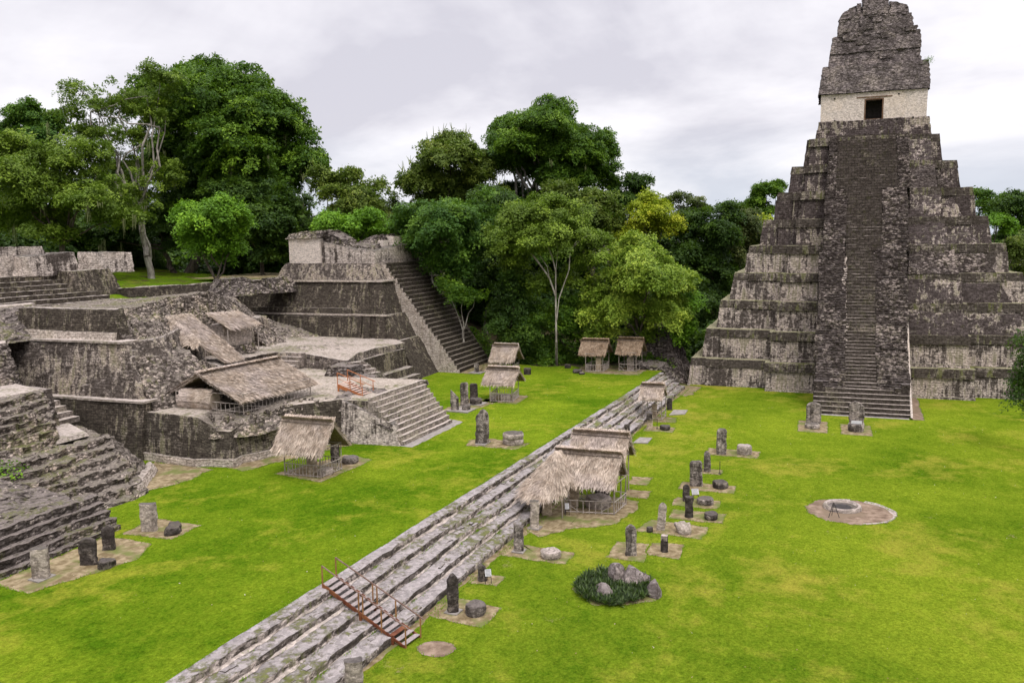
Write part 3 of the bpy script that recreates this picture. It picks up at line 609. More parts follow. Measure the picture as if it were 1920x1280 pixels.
for j, (ya, yb, za, zb) in enumerate(((-2.75, -3.2, 3.2, 17.3), )):
    fl = MB(); fl.prism([(ramp_pts(za)-.15, yb, za-.4), (ramp_pts(za)+1, yb, za-.4), (ramp_pts(za)+1, ya, za-.4), (ramp_pts(za)-.15, ya, za-.4)], [(ramp_pts(zb)-.1, yb+.1, zb), (ramp_pts(zb)+1, yb+.1, zb), (ramp_pts(zb)+1, ya, zb), (ramp_pts(zb)-.1, ya, zb)], .35, Rough(.13, .12, (.5, .4, .3), .05, 3)); fl.build('worn_stair_edge', M['pale_wall'], T)
# right of the stairway the upper tiers are worn: debris and slumped masonry fill their ledges
FW = (2.35, 2.35, 2.35, 2.35, 2.3, 2.15, 1.7, 1.2, .6)
for i in range(1, 8):
    s1_, z1_ = tiers[i][1], tiers[i][3]; s0n, s1n, z0n, z1n = tiers[i+1]; hgt = (z1n-z1_)*.82; e_ = (s1n-s0n)*.8
    fl = MB(); r_ = Rough(.09, .09, (.5, .45, .24), .28, 300+i)
    lip = 115.1+s1_-FW[i]-.22; face = 115.1+s0n-FW[i+1]
    fl.prism([(lip+.1, -11.5-BL[i]+.3, z1_-.1), (face+1, -11.5-BL[i]+.3, z1_-.1), (face+1, -9.8, z1_-.1), (lip+.1, -9.8, z1_-.1)], [(face+e_-.2, -11.5-BL[i+1]-.1, z1_+hgt), (face+1.2, -11.5-BL[i+1]-.1, z1_+hgt), (face+1.2, -9.9, z1_+hgt), (face+e_-.2, -9.9, z1_+hgt)], .32, r_)
    lip2 = 115.1+s1_-.45; face2 = 115.1+s0n-.33
    fl.prism([(lip2+.3, -29.2+s1_+2.9, z1_-.1), (face2+1, -29.2+s1_+2.9, z1_-.1), (face2+1, -11.3-BL[i], z1_-.1), (lip2+.3, -11.3-BL[i], z1_-.1)], [(face2+.05, -29.2+s0n+2.9, z1_+hgt*.8), (face2+1.2, -29.2+s0n+2.9, z1_+hgt*.8), (face2+1.2, -11.0-BL[i+1], z1_+hgt*.8), (face2+.05, -11.0-BL[i+1], z1_+hgt*.8)], .32, r_)
    fl.build('slumped_masonry', M['t1_dark' if i % 3 else 't1_rubble'], T)
# sanctuary with doorway
mb = MB(); rp = Rough(.02, .008, (.5, .5, .25), .02, 91); X0, X1 = 131.2, 140
mb.prism(ring4(X0, X1, -5.2, .62, 35.9), ring4(X0, X1, -5.2, .62, 39.7), .5, rp)
mb.prism(ring4(X0, X1, -13.1, -7.55, 35.9), ring4(X0, X1, -13.1, -7.55, 39.7), .5, rp)
mb.box(X0, X1, -7.6, -5.15, 38.75, 39.7, .5, rp); sw_ = mb.build('sanctuary_wall', M['plaster'], T)
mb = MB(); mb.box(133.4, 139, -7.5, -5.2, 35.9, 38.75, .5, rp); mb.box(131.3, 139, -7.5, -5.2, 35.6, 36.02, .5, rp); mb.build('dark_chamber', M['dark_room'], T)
mb = MB(); mb.box(X0-.06, X0+.3, -8.7, -4.1, 38.95, 39.1, .5, CLEAN); mb.build('lintel', M['lintel'], sw_)
mb = MB(); mb.box(X0-.03, X0+.6, -5.32, -5.14, 35.95, 38.8, .5, CLEAN); mb.box(X0-.03, X0+.6, -7.62, -7.44, 35.95, 38.8, .5, CLEAN); mb.box(X0-.03, X0+.6, -7.44, -5.32, 38.66, 38.84, .5, CLEAN); mb.box(X0-.03, X0+.6, -7.44, -5.32, 35.9, 36.05, .5, CLEAN); mb.build('door_frame', M['lintel'], sw_)
for (yy, zz) in ((-1.2, 39.0), (-9.5, 39.1), (-1.3, 35.9), (-9.4, 35.7), (-11.4, 35.8)): mb = MB(); mb.box(X0-.05 - (.2 if zz < 37 else 0), X0+.2, yy-.1, yy+.1, zz, zz+.22, .5, None); mb.build('beam_socket', M['dark_room'], sw_)
mb = MB(); rf = Rough(.06, .09, (.55, .5, .28), .05, 95)
mb.prism(ring4(130.85, 140.5, -13.45, .95, 39.75), ring4(131.55, 140, -13.1, .45, 43.6), .28, rf)
mb.build('upper_facade', M['comb'], T)
mb = MB(); rc = Rough(.07, .13, (.5, .45, .3), .06, 97)
mb.prism(ring4(132.3, 138, -12.35, -.25, 43.4), ring4(132.8, 137.6, -12.05, -.5, 45.6), .27, rc)
mb.prism(ring4(132.5, 137.6, -12.25, -.4, 45.5), ring4(133.1, 137.2, -12.0, -.75, 48.0), .27, rc)
mb.prism(ring4(133.0, 137, -11.15, -1.3, 47.9), ring4(133.3, 136.8, -10.9, -1.55, 50.4), .27, rc)
mb.prism(ring4(133.2, 136.8, -10.6, -1.45, 50.3), [(133.5, -10.3, 51.3), (136.5, -10.3, 51.3), (136.5, -2.2, 51.4), (133.5, -2.2, 51.4)], .27, rc)
mb.prism(ring4(133.2, 136.8, -3.6, -1.6, 50.0), [(133.5, -3.7, 52.2), (136.5, -3.7, 52.2), (136.5, -2.0, 51.3), (133.5, -2.0, 51.3)], .27, Rough(.12, .1, (.5, .5, .3), 0, 98))
mb.prism(ring4(133.3, 136.6, -4.32, -3.72, 50.6), ring4(133.6, 136.3, -4.3, -3.75, 52.4), .27, Rough(.06, .05, (.5, .5, .3), 0, 99))
mb.prism(ring4(133.1, 136.9, -7.95, -4.55, 50.6), ring4(133.5, 136.4, -7.9, -4.6, 53.5), .27, rc)
mb.prism(ring4(133.2, 136.8, -10.5, -8.1, 50.6), [(133.6, -10.3, 51.6), (136.4, -10.3, 51.6), (136.4, -8.1, 52.3), (133.6, -8.1, 52.3)], .27, rc)
for k in range(14):                                  # weathered relief blocks on the comb and facade
    y = rng.uniform(-11.2, -1.5); z = rng.uniform(44, 50.2); s_ = rng.uniform(.4, .9); mb.box(132.2+(z-44)*.14, 133.6, y-s_, y+s_, z-s_*.5, z+s_*.5, .25, Rough(.12, .1, (.4, .4, .3), 0, k))
for k in range(16):
    y = rng.uniform(-12.6, 0); z = rng.uniform(41.2, 43.2); s_ = rng.uniform(.35, .7); mb.box(130.85+(z-39.7)*.18, 132, y-s_, y+s_, z-s_*.4, z+s_*.4, .25, Rough(.12, .1, (.4, .4, .3), 0, k))
mb.build('roof_comb', M['comb'], T)
# low rubble walls in the gully between the steps and the pyramid
W = thing('ruined_wall', 'low dark rubble wall in the gully beside the big pyramid', 'ruined wall', (114, 20, 0))
mb = MB(); mb.prism([(112.6, 18.6, -.2), (117, 18.0, -.2), (119, 26, -.2), (113.2, 24, -.2)], [(113.4, 20.0, 2.3), (117, 20.0, 2.6), (119, 26, 3.4), (113.6, 23.5, 2.6)], .35, Rough(.2, .14, (.6, .6, .25), .3, 12)); mb.build('wall_base', M['rubble'], W)
mb = MB(); mb.prism([(117, 17.4, -.2), (126, 17.6, -.2), (127, 27, -.2), (117.5, 26, -.2)], [(119.5, 20.0, 5.5), (126, 20.5, 8.5), (126, 27, 8), (118.5, 25, 4.2)], .35, Rough(.22, .14, (.6, .6, .25), .4, 14)); mb.build('wall_mass', M['t1_rubble'], W)
# ------------------------------------------------------------------ centre pyramid with the broad stairway (east of the ruin group)
C = thing('stepped_pyramid', 'stepped pyramid with a broad dark stairway and a broken white temple on top', 'stepped pyramid', (108, 58, 2))
mb = MB(); ru = Rough(.05, .035, (.55, .55, .25), .06, 101)
mb.prism([(98.0, 48.9, 1.8), (122, 48.9, 1.8), (122, 75, 1.8), (98.0, 75, 1.8)], [(98.3, 51.8, 6.95), (121, 51.8, 6.95), (121, 75, 6.95), (98.3, 75, 6.95)], .45, ru); mb.build('lower_terrace', M['acro_dark'], C)
mb = MB(); mb.prism(ring4(98.6, 120.6, 52.2, 76, 6.8), ring4(99.2, 120, 53.9, 76, 10.2), .45, ru)
mb.prism(ring4(98.2, 100, 53.5, 55.3, 6.8), ring4(98.9, 100, 54.3, 55.4, 10.1), .4, ru); mb.prism(ring4(98.3, 100, 56.2, 57.4, 6.8), ring4(99.0, 100, 56.4, 57.5, 10.1), .4, ru)
mb.prism(ring4(98.35, 100, 57.6, 78, 6.8), ring4(98.9, 100, 57.7, 78, 9.95), .45, ru); mb.build('middle_terrace', M['acro_dark'], C)
mb = MB(); mb.prism(ring4(99.8, 119.6, 54.2, 80, 10.05), ring4(101.1, 119, 55.7, 80, 14.55), .45, ru)
mb.prism(ring4(99.6, 101.5, 56.8, 58.6, 10.1), ring4(100.7, 101.5, 57.5, 58.7, 14.45), .4, ru); mb.prism(ring4(99.7, 101.5, 59.4, 80, 10.1), ring4(100.8, 101.5, 59.6, 80, 13.3), .45, ru)
mb.prism(ring4(99.4, 101.5, 59.5, 80, 10.1), ring4(99.7, 101.5, 59.6, 80, 11.0), .45, ru); mb.build('upper_terrace', M['acro_dark'], C)
mb = MB(); mb.box(98.95, 101, 53.8, 78, 10.08, 10.26, .5, Rough(.03, 0)); mb.box(100.75, 119.3, 55.35, 80, 14.5, 14.72, .5, Rough(.03, 0)); mb.build('pale_ledge', M['pale_wall'], C)
mb = MB(); st_a, st_b = steps(mb, (104.6, 45.9, 1.95), (115.8, 45.9, 1.95), (0, 1), 27, .555, .42, Rough(.03, .035, (.7, .5, .5), .02, 105), .4, left=False); mb.build('broad_stairway', M['t32_step'], C)
mb = MB()
for k in range(27):
    y = 45.9+.42*k; z = 1.95+.555*(k+1); jx = .12*math.sin(k*2.3); zb = max(1.9, z-4.6); ex = .25 if k % 5 == 2 else 0
    mb.prism([(104.38+jx*.3, y, zb), (104.75, y, zb), (104.75, y+.62, zb), (104.38+jx*.3, y+.62, zb)], [(104.45+jx, y+.02, z-.12+ex), (104.75, y+.02, z-.12+ex), (104.75, y+.60, z-.12), (104.45+jx, y+.60, z-.12)], .3, Rough(.04, .05, (.5, .5, .25), 0, 5))
mb.build('stair_side_wall', M['pale_wall'], C)
mb = MB(); mb.prism([(115.8, 46.6, 1.9), (118.6, 47.8, 1.9), (119, 57, 1.9), (115.9, 57, 1.9)], [(115.9, 56.5, 14.6), (117.3, 56.9, 14.4), (117.5, 60, 14.4), (115.9, 60, 14.6)], .5, Rough(.15, .08, (.5, .5, .3), .2, 6)); mb.build('stair_shoulder', M['t32_step'], C)
mb = MB(); rb = Rough(.10, .07, (.5, .5, .25), .08, 111)
mb.prism(ring4(101.9, 119, 56.4, 73.5, 14.5), ring4(102.9, 118.5, 57.7, 72.0, 17.0), .4, rb); mb.build('temple_base', M['acro'], C)
mb = MB(); mb.prism(ring4(103.0, 106, 66.3, 71.4, 16.9), ring4(103.0, 106, 66.3, 71.4, 20.55), .4, Rough(.02, .01)); mb.build('white_wall', M['plaster'], C)
mb = MB(); mb.prism(ring4(103.4, 106, 57.9, 66.3, 16.6), [(103.4, 57.9, 18.2), (106, 57.9, 18.6), (106, 66.3, 20.0), (103.4, 66.3, 20.1)], .3, Rough(.05, .04, (.5, .5, .3), .05, 112))
mb.prism(ring4(103.6, 117.4, 57.95, 60.5, 16.7), [(103.6, 57.95, 18.6), (117.4, 57.95, 19.9), (117.4, 60.5, 20), (103.6, 60.5, 19)], .3, Rough(.05, .04, (.5, .5, .3), .08, 113)); mb.build('streaked_wall', M['plaster_streak'], C)
mb = MB(); rv = Rough(.18, .12, (.55, .5, .25), .2, 115)
mb.prism([(102.7, 66.0, 20.5), (108, 66.0, 20.2), (108, 71.8, 20.5), (102.7, 71.8, 20.5)], [(103.3, 65.6, 21.5), (107.5, 65.2, 21.6), (107.5, 71, 21.5), (103.3, 71.2, 21.3)], .3, rv)
mb.prism([(103.7, 62.6, 19.2), (108, 62.6, 19.2), (108, 66.5, 20), (103.7, 66.5, 20)], [(104.2, 63.2, 20.3), (107.6, 63.4, 20.4), (107.6, 66, 21.7), (104.2, 66, 21.6)], .3, rv)
mb.prism([(105.5, 59.6, 18.0), (117.2, 58.6, 19), (117.2, 65, 18.6), (105.5, 65, 17.6)], [(108.2, 60.4, 20.9), (116.6, 59.5, 21.2), (116.6, 64, 20.6), (107.2, 64, 19.4)], .3, rv)
mb.prism([(103.7, 58.2, 17.6), (107.5, 58.2, 17.6), (107.5, 63, 17.6), (103.7, 63, 17.6)], [(104.6, 59, 19.1), (107, 59, 19.6), (107, 62.6, 19.8), (104.6, 62.6, 19.6)], .3, rv); mb.build('broken_vault', M['rubble'], C)
mb = MB(); mb.box(108.4, 110.0, 59.2, 60.5, 18.8, 20.1, .35, Rough(.04, .03)); mb.box(111, 114, 58.9, 60.2, 19.3, 20.7, .35, Rough(.04, .03)); mb.build('exposed_plaster', M['plaster'], C)

# ------------------------------------------------------------------ central ruin: front platform with steps, upper mass
A = thing('ruined_platform', 'large terraced stone ruin in the middle left with grey front steps and grassy broken top', 'ruin', (70, 48, 2))
rw = Rough(.06, .045, (.5, .5, .24), .12, 121)
mb = MB()
bot = [(54.6, 53.2), (54.0, 47.3), (54.6, 45.8), (54.9, 44.2), (56.2, 44.4), (57.3, 43.8), (61.5, 42.6), (64.8, 40.0), (65.3, 37.5), (75.4, 37.5), (75.6, 47), (83, 48), (84, 60), (70, 64), (54.6, 62)]
tz_ = [6.0, 5.98, 4.85, 4.8, 5.0, 5.5, 5.85, 5.8, 5.7, 6.15, 5.95, 5.9, 5.9, 5.8, 6.0]
ins = [(.5, 0), (.5, .1), (.5, .3), (.4, .5), (.1, .55), (.1, .6), (.2, .6), (.5, .5), (.5, .0), (0, .1), (0, 0), (0, 0), (0, 0), (0, 0), (.3, 0)]
mb.prism([(x, y, 1.8) for x, y in bot], [(x+i[0], y+i[1], z) for (x, y), z, i in zip(bot, tz_, ins)], .42, rw); mb.build('front_platform', M['acro_front'], A)
mb = MB()
for a_, b_ in zip(bot[:9], bot[1:9]):
    d = np.array(b_)-np.array(a_); nn = np.array([d[1], -d[0]])/np.linalg.norm(d)*-.14; nn = -nn
    q = [(a_[0]-nn[0]*0+(-d[1]*0), a_[1])]
    n2_ = np.array([-d[1], d[0]])/np.linalg.norm(d)*-.16
    mb.prism([(a_[0]+n2_[0], a_[1]+n2_[1], 1.85), (b_[0]+n2_[0], b_[1]+n2_[1], 1.85), (b_[0], b_[1], 1.85), (a_[0], a_[1], 1.85)], [(a_[0]+n2_[0], a_[1]+n2_[1], 2.62), (b_[0]+n2_[0], b_[1]+n2_[1], 2.62), (b_[0]+.05, b_[1]+.05, 2.64), (a_[0]+.05, a_[1]+.05, 2.64)], .35, Rough(.05, .05, (.7, .7, .4), 0, 4))
mb.build('plinth_course', M['pale_wall'], A)
mb = MB(); mb.prism(ring4(54.3, 58, 53.0, 72, 1.8), ring4(54.9, 58, 53.2, 72, 6.75), .45, rw); mb.build('low_ledge_wall', M['acro_dark'], A)
mb = MB(); mb.box(54.75, 56.4, 53.0, 72, 6.72, 6.9, .5, Rough(.03, 0)); mb.box(56.35, 58.2, 56.4, 72, 11.48, 11.66, .5, Rough(.03, 0)); mb.build('pale_ledge', M['paving'], A)
mb = MB(); re_ = Rough(.06, .10, (.45, .45, .22), .28, 125, course=.35)
mb.prism([(55.4, 54.0, 6.6), (60, 53.0, 5.5), (67, 56.3, 5.5), (72, 61.0, 5.5), (80, 62.0, 5.5), (91, 65, 5.5), (92, 76, 5.5), (55.4, 76, 6.6)], [(56.5, 56.3, 11.5), (61, 56.6, 11.6), (68.5, 60.0, 12.0), (73, 62.2, 12.0), (81, 63.2, 11.5), (89.5, 66, 10.8), (90, 76, 11), (56.5, 76, 11.5)], .36, re_)
mb.build('middle_mass', M['acro'], A)
mb = MB(); mb.prism([(57.6, 57.5, 11.3), (61, 58.0, 11.3), (68, 60.9, 11.3), (81, 63.4, 11.0), (87.5, 66.5, 10.5), (88, 78, 11), (57.6, 78, 11.3)], [(58.1, 59.4, 14.2), (62, 60.2, 14.3), (68, 62.0, 14.6), (76.2, 63.3, 14.75), (81.5, 65.5, 13.9), (86, 78, 13.6), (58.1, 78, 14.2)], .36, re_)
mb.build('upper_mass', M['rubble_pale'], A)
mb = MB(); mb.prism([(57.45, 57.9, 11.5), (59, 57.9, 11.5), (59, 70, 11.5), (57.45, 70, 11.5)], [(57.9, 58.6, 14.3), (59, 58.8, 14.3), (59, 70, 14.3), (57.9, 70, 14.3)], .4, rw); mb.build('upper_retaining_wall', M['acro_dark'], A)
mb = MB(); mb.prism([(57.2, 58.2, 11.6), (57.7, 58.2, 11.6), (57.7, 70, 11.6), (57.2, 70, 11.6)], [(57.35, 58.2, 12.35), (57.7, 58.2, 12.35), (57.7, 70, 12.35), (57.35, 70, 12.35)], .4, rw); mb.build('moulding', M['pale_wall'], A)
mb = MB(); rr_ = Rough(.12, .13, (.42, .42, .2), .35, 127, course=.3)
mb.prism([(55.6, 52.9, 5.8), (61.5, 50.9, 5.6), (66, 52.6, 5.6), (67, 57, 5.6), (57, 57.5, 5.8)], [(57.0, 56.2, 10.6), (60.8, 54.6, 9.6), (63.5, 55.4, 9.9), (65.5, 58.5, 10.4), (58, 58.5, 11.2)], .32, rr_)
mb.build('fallen_rubble', M['rubble_pale'], A); mb = MB(); mb.prism([(58.6, 57.2, 10.8), (63, 56.9, 10.6), (67, 60, 11), (62, 62, 11)], [(60, 59.0, 13.3), (63, 58.8, 12.5), (65.5, 60.9, 13.6), (62, 62, 14.3)], .32, rr_)
mb.build('fallen_rubble', M['rubble_pale'], A); mb = MB(); mb.prism([(84, 61.5, 6.9), (90, 62.2, 6.8), (93.5, 66.5, 6.8), (84, 68, 6.9)], [(84, 65.2, 11.2), (87, 65.2, 9.9), (90, 67.5, 9.2), (84, 68, 12)], .34, rr_)
mb.build('fallen_rubble', M['rubble_pale'], A); mb = MB(); mb.prism([(90.5, 63.5, 6.8), (98.2, 61.5, 6.8), (98.2, 70, 6.8), (92, 70, 6.8)], [(91, 67, 9.6), (98, 65.5, 8.0), (98, 70, 9), (92, 70, 11)], .34, rr_)
mb.build('fallen_rubble', M['rubble_pale'], A); mb = MB(); mb.prism([(84, 63.5, 5), (93, 63, 5), (98.4, 68, 5), (98.4, 79, 5), (84, 79, 5)], [(81, 66, 13.9), (86, 67.8, 13.0), (91.5, 72, 13.2), (97, 78, 13.9), (81, 79, 13.9)], .34, rr_)
mb.build('fallen_rubble', M['rubble_pale'], A)
mb = MB(); mb.prism([(66.3, 52.9, 5.6), (69.8, 53.4, 5.6), (70.8, 57, 5.6), (66.5, 57, 5.6)], [(66.8, 53.9, 8.0), (69.6, 54.2, 7.9), (70.6, 57, 8.2), (66.7, 57, 8.6)], .3, re_); mb.build('terrace_wall', M['acro'], A)
# upper patio
mb = MB()
mb.prism([(79.2, 47.6, 4.8), (84.4, 49.6, 1.8), (96.5, 49.6, 1.8), (99, 51.5, 4.8), (99, 63, 4.8), (90, 68, 5), (70.5, 64, 5), (70.8, 56.6, 5), (79, 58.2, 4.8), (80.3, 54.5, 4.8)],
         [(79.6, 48.3, 7.1), (84.6, 50.0, 7.15), (96.2, 50.0, 7.1), (98.6, 52.3, 7.05), (98.6, 62, 7.3), (90, 67, 7.8), (71, 63.5, 8.1), (71.2, 57.2, 8.0), (80.0, 58.2, 7.7), (81.0, 54.5, 7.4)], .36, Rough(.07, .07, (.5, .5, .25), .16, 131)); mb.build('upper_patio', M['acro_patio'], A)
mb = MB(); steps(mb, (78.8, 58.0, 6.0), (78.8, 54.6, 6.0), (1, 0), 4, .40, .55, Rough(.03, .02), .4); mb.build('patio_steps', M['t33_step'], A)
# tiered wall facing south beneath the patio
mb = MB(); r9 = Rough(.05, .04, (.5, .5, .26), .06, 135)
for (x0, x1, y, z1, z0_) in ((84.6, 95.7, 49.55, 6.35, 1.8), (86.0, 95.6, 48.3, 4.15, 1.8), (86.5, 95.4, 47.3, 3.3, 1.8), (85, 95.0, 46.2, 2.6, 1.8)):
    mb.prism([(x0, y-.35, z0_), (x1, y-.35, z0_), (x1, 52, z0_), (x0, 52, z0_)], [(x0, y, z1), (x1, y, z1), (x1, 52, z1), (x0, 52, z1)], .38, r9)
mb.build('tiered_wall', M['acro_dark'], A)
mb = MB(); mb.prism([(75.5, 42.5, 1.8), (86, 44.8, 1.8), (86.4, 50, 1.8), (75.6, 47.6, 1.8)], [(75.9, 43.2, 5.8), (84.2, 46.8, 5.3), (85, 50, 6.4), (76, 47.5, 6.0)], .34, Rough(.16, .12, (.5, .5, .25), .2, 137))
mb.prism([(75.8, 45.6, 5.6), (79.5, 45.8, 5.6), (80, 49, 5.6), (75.9, 49.0, 5.6)], [(76.4, 46.2, 6.9), (79.2, 46.3, 6.8), (79.5, 48.9, 7.0), (76.3, 48.8, 6.9)], .3, Rough(.12, .1, (.5, .5, .25), .1, 138)); mb.build('broken_masonry', M['rubble'], A)
mb = MB(); steps(mb, (78.6, 45.1, 5.6), (82.2, 45.6, 5.2), (-.1, .99), 4, .38, .62, Rough(.04, .04), .35); mb.build('broken_steps', M['t33_step'], A)
# front stairway and its west wall
mb = MB(); steps(mb, (65.35, 34.25, 1.9), (75.35, 33.95, 1.9), (0, 1), 10, .425, .345, Rough(.03, .035, (.8, .6, .5), .03, 141), .36); mb.build('front_steps', M['t33_step'], A)
mb = MB(); mb.prism([(64.95, 34.5, 1.85), (66.0, 34.5, 1.85), (66.0, 40.2, 1.85), (64.6, 40.2, 1.85)], [(65.3, 35.3, 3.8), (66.2, 35.3, 3.9), (66.2, 40.1, 5.9), (65.0, 40.1, 5.85)], .35, rw); mb.build('side_wall', M['plaster_streak'], A)
mb = MB(); mb.prism([(65.1, 35.2, 3.3), (68.2, 35.4, 3.4), (70.2, 38.0, 5), (70, 41.8, 5.4), (65.0, 41.8, 5.2)], [(65.8, 36.4, 4.75), (67.8, 36.5, 4.9), (69.8, 38.4, 6.15), (69.8, 41.4, 6.2), (65.4, 41.4, 5.9)], .28, Rough(.13, .13, (.5, .4, .2), .12, 143)); mb.build('collapsed_corner', M['rubble'], A)
mb = MB(); mb.prism([(56.8, 43.2, 4.2), (61, 42.4, 4.6), (63.5, 43.8, 5.2), (60, 47.2, 5.2), (56.2, 48.6, 4.6), (54.7, 46.2, 4.2)], [(57.2, 44.4, 5.35), (61, 43.8, 5.85), (62.6, 44.6, 6.1), (60, 46.6, 6.15), (57, 47.8, 5.9), (55.6, 46.6, 5.2)], .3, Rough(.16, .1, (.45, .45, .2), .15, 147)); mb.build('mossy_rubble', M['rubble_pale'], A)
mb = MB()
for k in range(60):
    x, y = rng.uniform(55.5, 65.5), 0; y = rng.uniform(43.6 - (x-57)*.3, 49 - (x-56)*.5); s_ = rng.uniform(.12, .34); zz = 5.5 + rng.uniform(0, .3)
    mb.prism([(x-s_, y-s_, zz-.3), (x+s_, y-s_*.7, zz-.3), (x+s_*.8, y+s_, zz-.3), (x-s_, y+s_*.6, zz-.3)], [(x-s_*.6, y-s_*.7, zz+s_*.7), (x+s_*.7, y-s_*.5, zz+s_*.6), (x+s_*.5, y+s_*.6, zz+s_*.7), (x-s_*.6, y+s_*.5, zz+s_*.6)], .2, Rough(.06, .05, (.2, .2, .2), 0, k))
for k in range(110):
    x, y = rng.uniform(57.5, 64), rng.uniform(50.0, 54); s_ = rng.uniform(.1, .3); zz = 6.0
    mb.prism([(x-s_, y-s_, zz-.3), (x+s_, y-s_*.7, zz-.3), (x+s_*.8, y+s_, zz-.3), (x-s_, y+s_*.6, zz-.3)], [(x-s_*.6, y-s_*.7, zz+s_*.7), (x+s_*.7, y-s_*.5, zz+s_*.6), (x+s_*.5, y+s_*.6, zz+s_*.7), (x-s_*.6, y+s_*.5, zz+s_*.6)], .2, Rough(.06, .05, (.2, .2, .2), 0, k))
mb.build('loose_stones', M['rubble_pale'], A)

# ------------------------------------------------------------------ left ruin
B = thing('ruined_pyramid', 'rough grey rubble pyramid at the left edge with broken steps above the lawn', 'ruin', (40, 52, 2))
rl = Rough(.08, .13, (.45, .4, .2), .25, 151, course=.3)
mb = MB(); steps(mb, (20, 41.5, 1.85), (40.3, 41.45, 1.85), (0, 1), 5, .44, .46, Rough(.07, .08, (.6, .4, .3), .08, 153), .3); mb.build('front_steps', M['rubble'], B)
mb = MB(); mb.prism([(18, 43.2, 1.8), (40.0, 43.2, 1.8), (42.3, 46.5, 1.8), (40, 52, 1.8), (18, 52, 1.8)], [(18, 43.9, 4.1), (39.2, 43.8, 4.0), (40.3, 46, 4.0), (38, 54, 6.0), (18, 54, 6.0)], .22, rl); mb.build('lower_slope', M['rubble'], B)
mb = MB(); rb2 = Rough(.14, .19, (.5, .42, .22), .4, 152)
steps(mb, (24, 45.5, 1.85), (46.9, 45.65, 1.85), (0, 1), 7, .455, 1.08, rb2, .24, taper=(0, -.55)); steps(mb, (24, 52.9, 4.6), (46.6, 53.4, 4.6), (0, 1), 8, .46, .74, rb2, .24, taper=(0, -.5))
mb.prism([(45.5, 45.8, 1.8), (52.2, 49.8, 1.8), (53.6, 60, 1.8), (46, 60, 1.8)], [(46.2, 48.8, 3.4), (50.9, 52.6, 4.9), (53.4, 60, 5.0), (46, 60, 5.0)], .24, Rough(.08, .12, (.5, .45, .22), .2, 154, course=.3)); mb.build('collapsed_steps', M['rubble_pale'], B)
mb = MB(); mb.prism([(46.6, 45.9, 1.85), (52.2, 49.4, 1.85), (52.6, 50.4, 1.85), (46.6, 47, 1.85)], [(47.0, 46.4, 2.55), (51.9, 49.7, 2.7), (52.2, 50.4, 2.7), (47, 47, 2.6)], .25, Rough(.08, .08, (.6, .6, .4), .05, 156)); mb.build('pale_footing', M['pale_wall'], B)
mb = MB(); mb.prism([(22, 58.0, 6.0), (51.3, 58.6, 6.0), (52.2, 61, 4.6), (53.3, 67, 4.6), (22, 67, 4.6)], [(22, 59.2, 8.3), (51.0, 59.4, 8.2), (52.2, 61.6, 8.2), (53.2, 66, 8.1), (22, 66, 8.2)], .3, Rough(.08, .1, (.5, .45, .22), .1, 158)); mb.build('upper_block', M['rubble'], B)
mb = MB(); mb.prism([(50.6, 59.0, 5.0), (51.5, 58.8, 5.0), (52.0, 66, 5.0), (51, 66, 5)], [(50.9, 59.3, 8.3), (51.4, 59.3, 8.28), (52.9, 66, 8.2), (51.2, 66, 8.2)], .4, Rough(.05, .04)); mb.build('corner_facing', M['acro'], B)
mb = MB(); mb.prism([(40, 59.6, 8.1), (50.7, 59.6, 8.1), (52.8, 65, 8.1), (40, 65, 8.1)], [(40, 59.7, 8.36), (50.6, 59.7, 8.34), (52.7, 65, 8.3), (40, 65, 8.32)], .5, Rough(.03, 0)); mb.prism([(46, 54.6, 4.9), (50.4, 54.5, 4.9), (53.2, 60, 4.9), (48, 60, 4.9)], [(46.3, 54.8, 5.22), (50.3, 54.7, 5.2), (53.1, 60, 5.2), (48, 60, 5.2)], .5, Rough(.03, 0)); mb.build('level_paving', M['paving'], B)
mb = MB(); steps(mb, (51.0, 59.2, 5.1), (53.9, 59.2, 5.1), (0, 1), 4, .42, .7, Rough(.02, .02), .4); mb.build('side_steps', M['t33_step'], B)
mb = MB(); mb.prism([(22, 64.6, 8), (53.2, 64.6, 8), (54.8, 74, 8), (22, 74, 8)], [(22, 65.8, 11.7), (53.0, 65.7, 11.65), (54.6, 74, 11.6), (22, 74, 11.6)], .34, Rough(.1, .1, (.6, .5, .3), .12, 157)); mb.build('mossy_wall', M['rubble'], B)
mb = MB(); mb.prism([(22, 67.6, 11.5), (56.4, 67.4, 11.5), (57.4, 76, 11.5), (22, 76, 11.5)], [(22, 70.8, 14.35), (60.5, 71.6, 14.3), (62, 76, 14.2), (22, 76, 14.3)], .34, Rough(.1, .1, (.6, .5, .3), .15, 159)); mb.build('upper_mossy_wall', M['rubble'], B)
mb = MB(); mb.prism([(40, 65.9, 11.5), (53.0, 65.9, 11.5), (56.2, 70, 11.5), (40, 70, 11.5)], [(40, 66, 11.78), (53.0, 66, 11.74), (56.2, 70, 11.7), (40, 70, 11.75)], .5, Rough(.03, 0)); mb.prism([(40, 70.9, 14.1), (60.8, 71.7, 14.1), (63, 74, 14.1), (40, 74, 14.1)], [(40, 71, 14.5), (60.6, 71.9, 14.42), (63, 74, 14.4), (40, 74, 14.45)], .5, Rough(.03, 0)); mb.build('upper_paving', M['paving'], B)

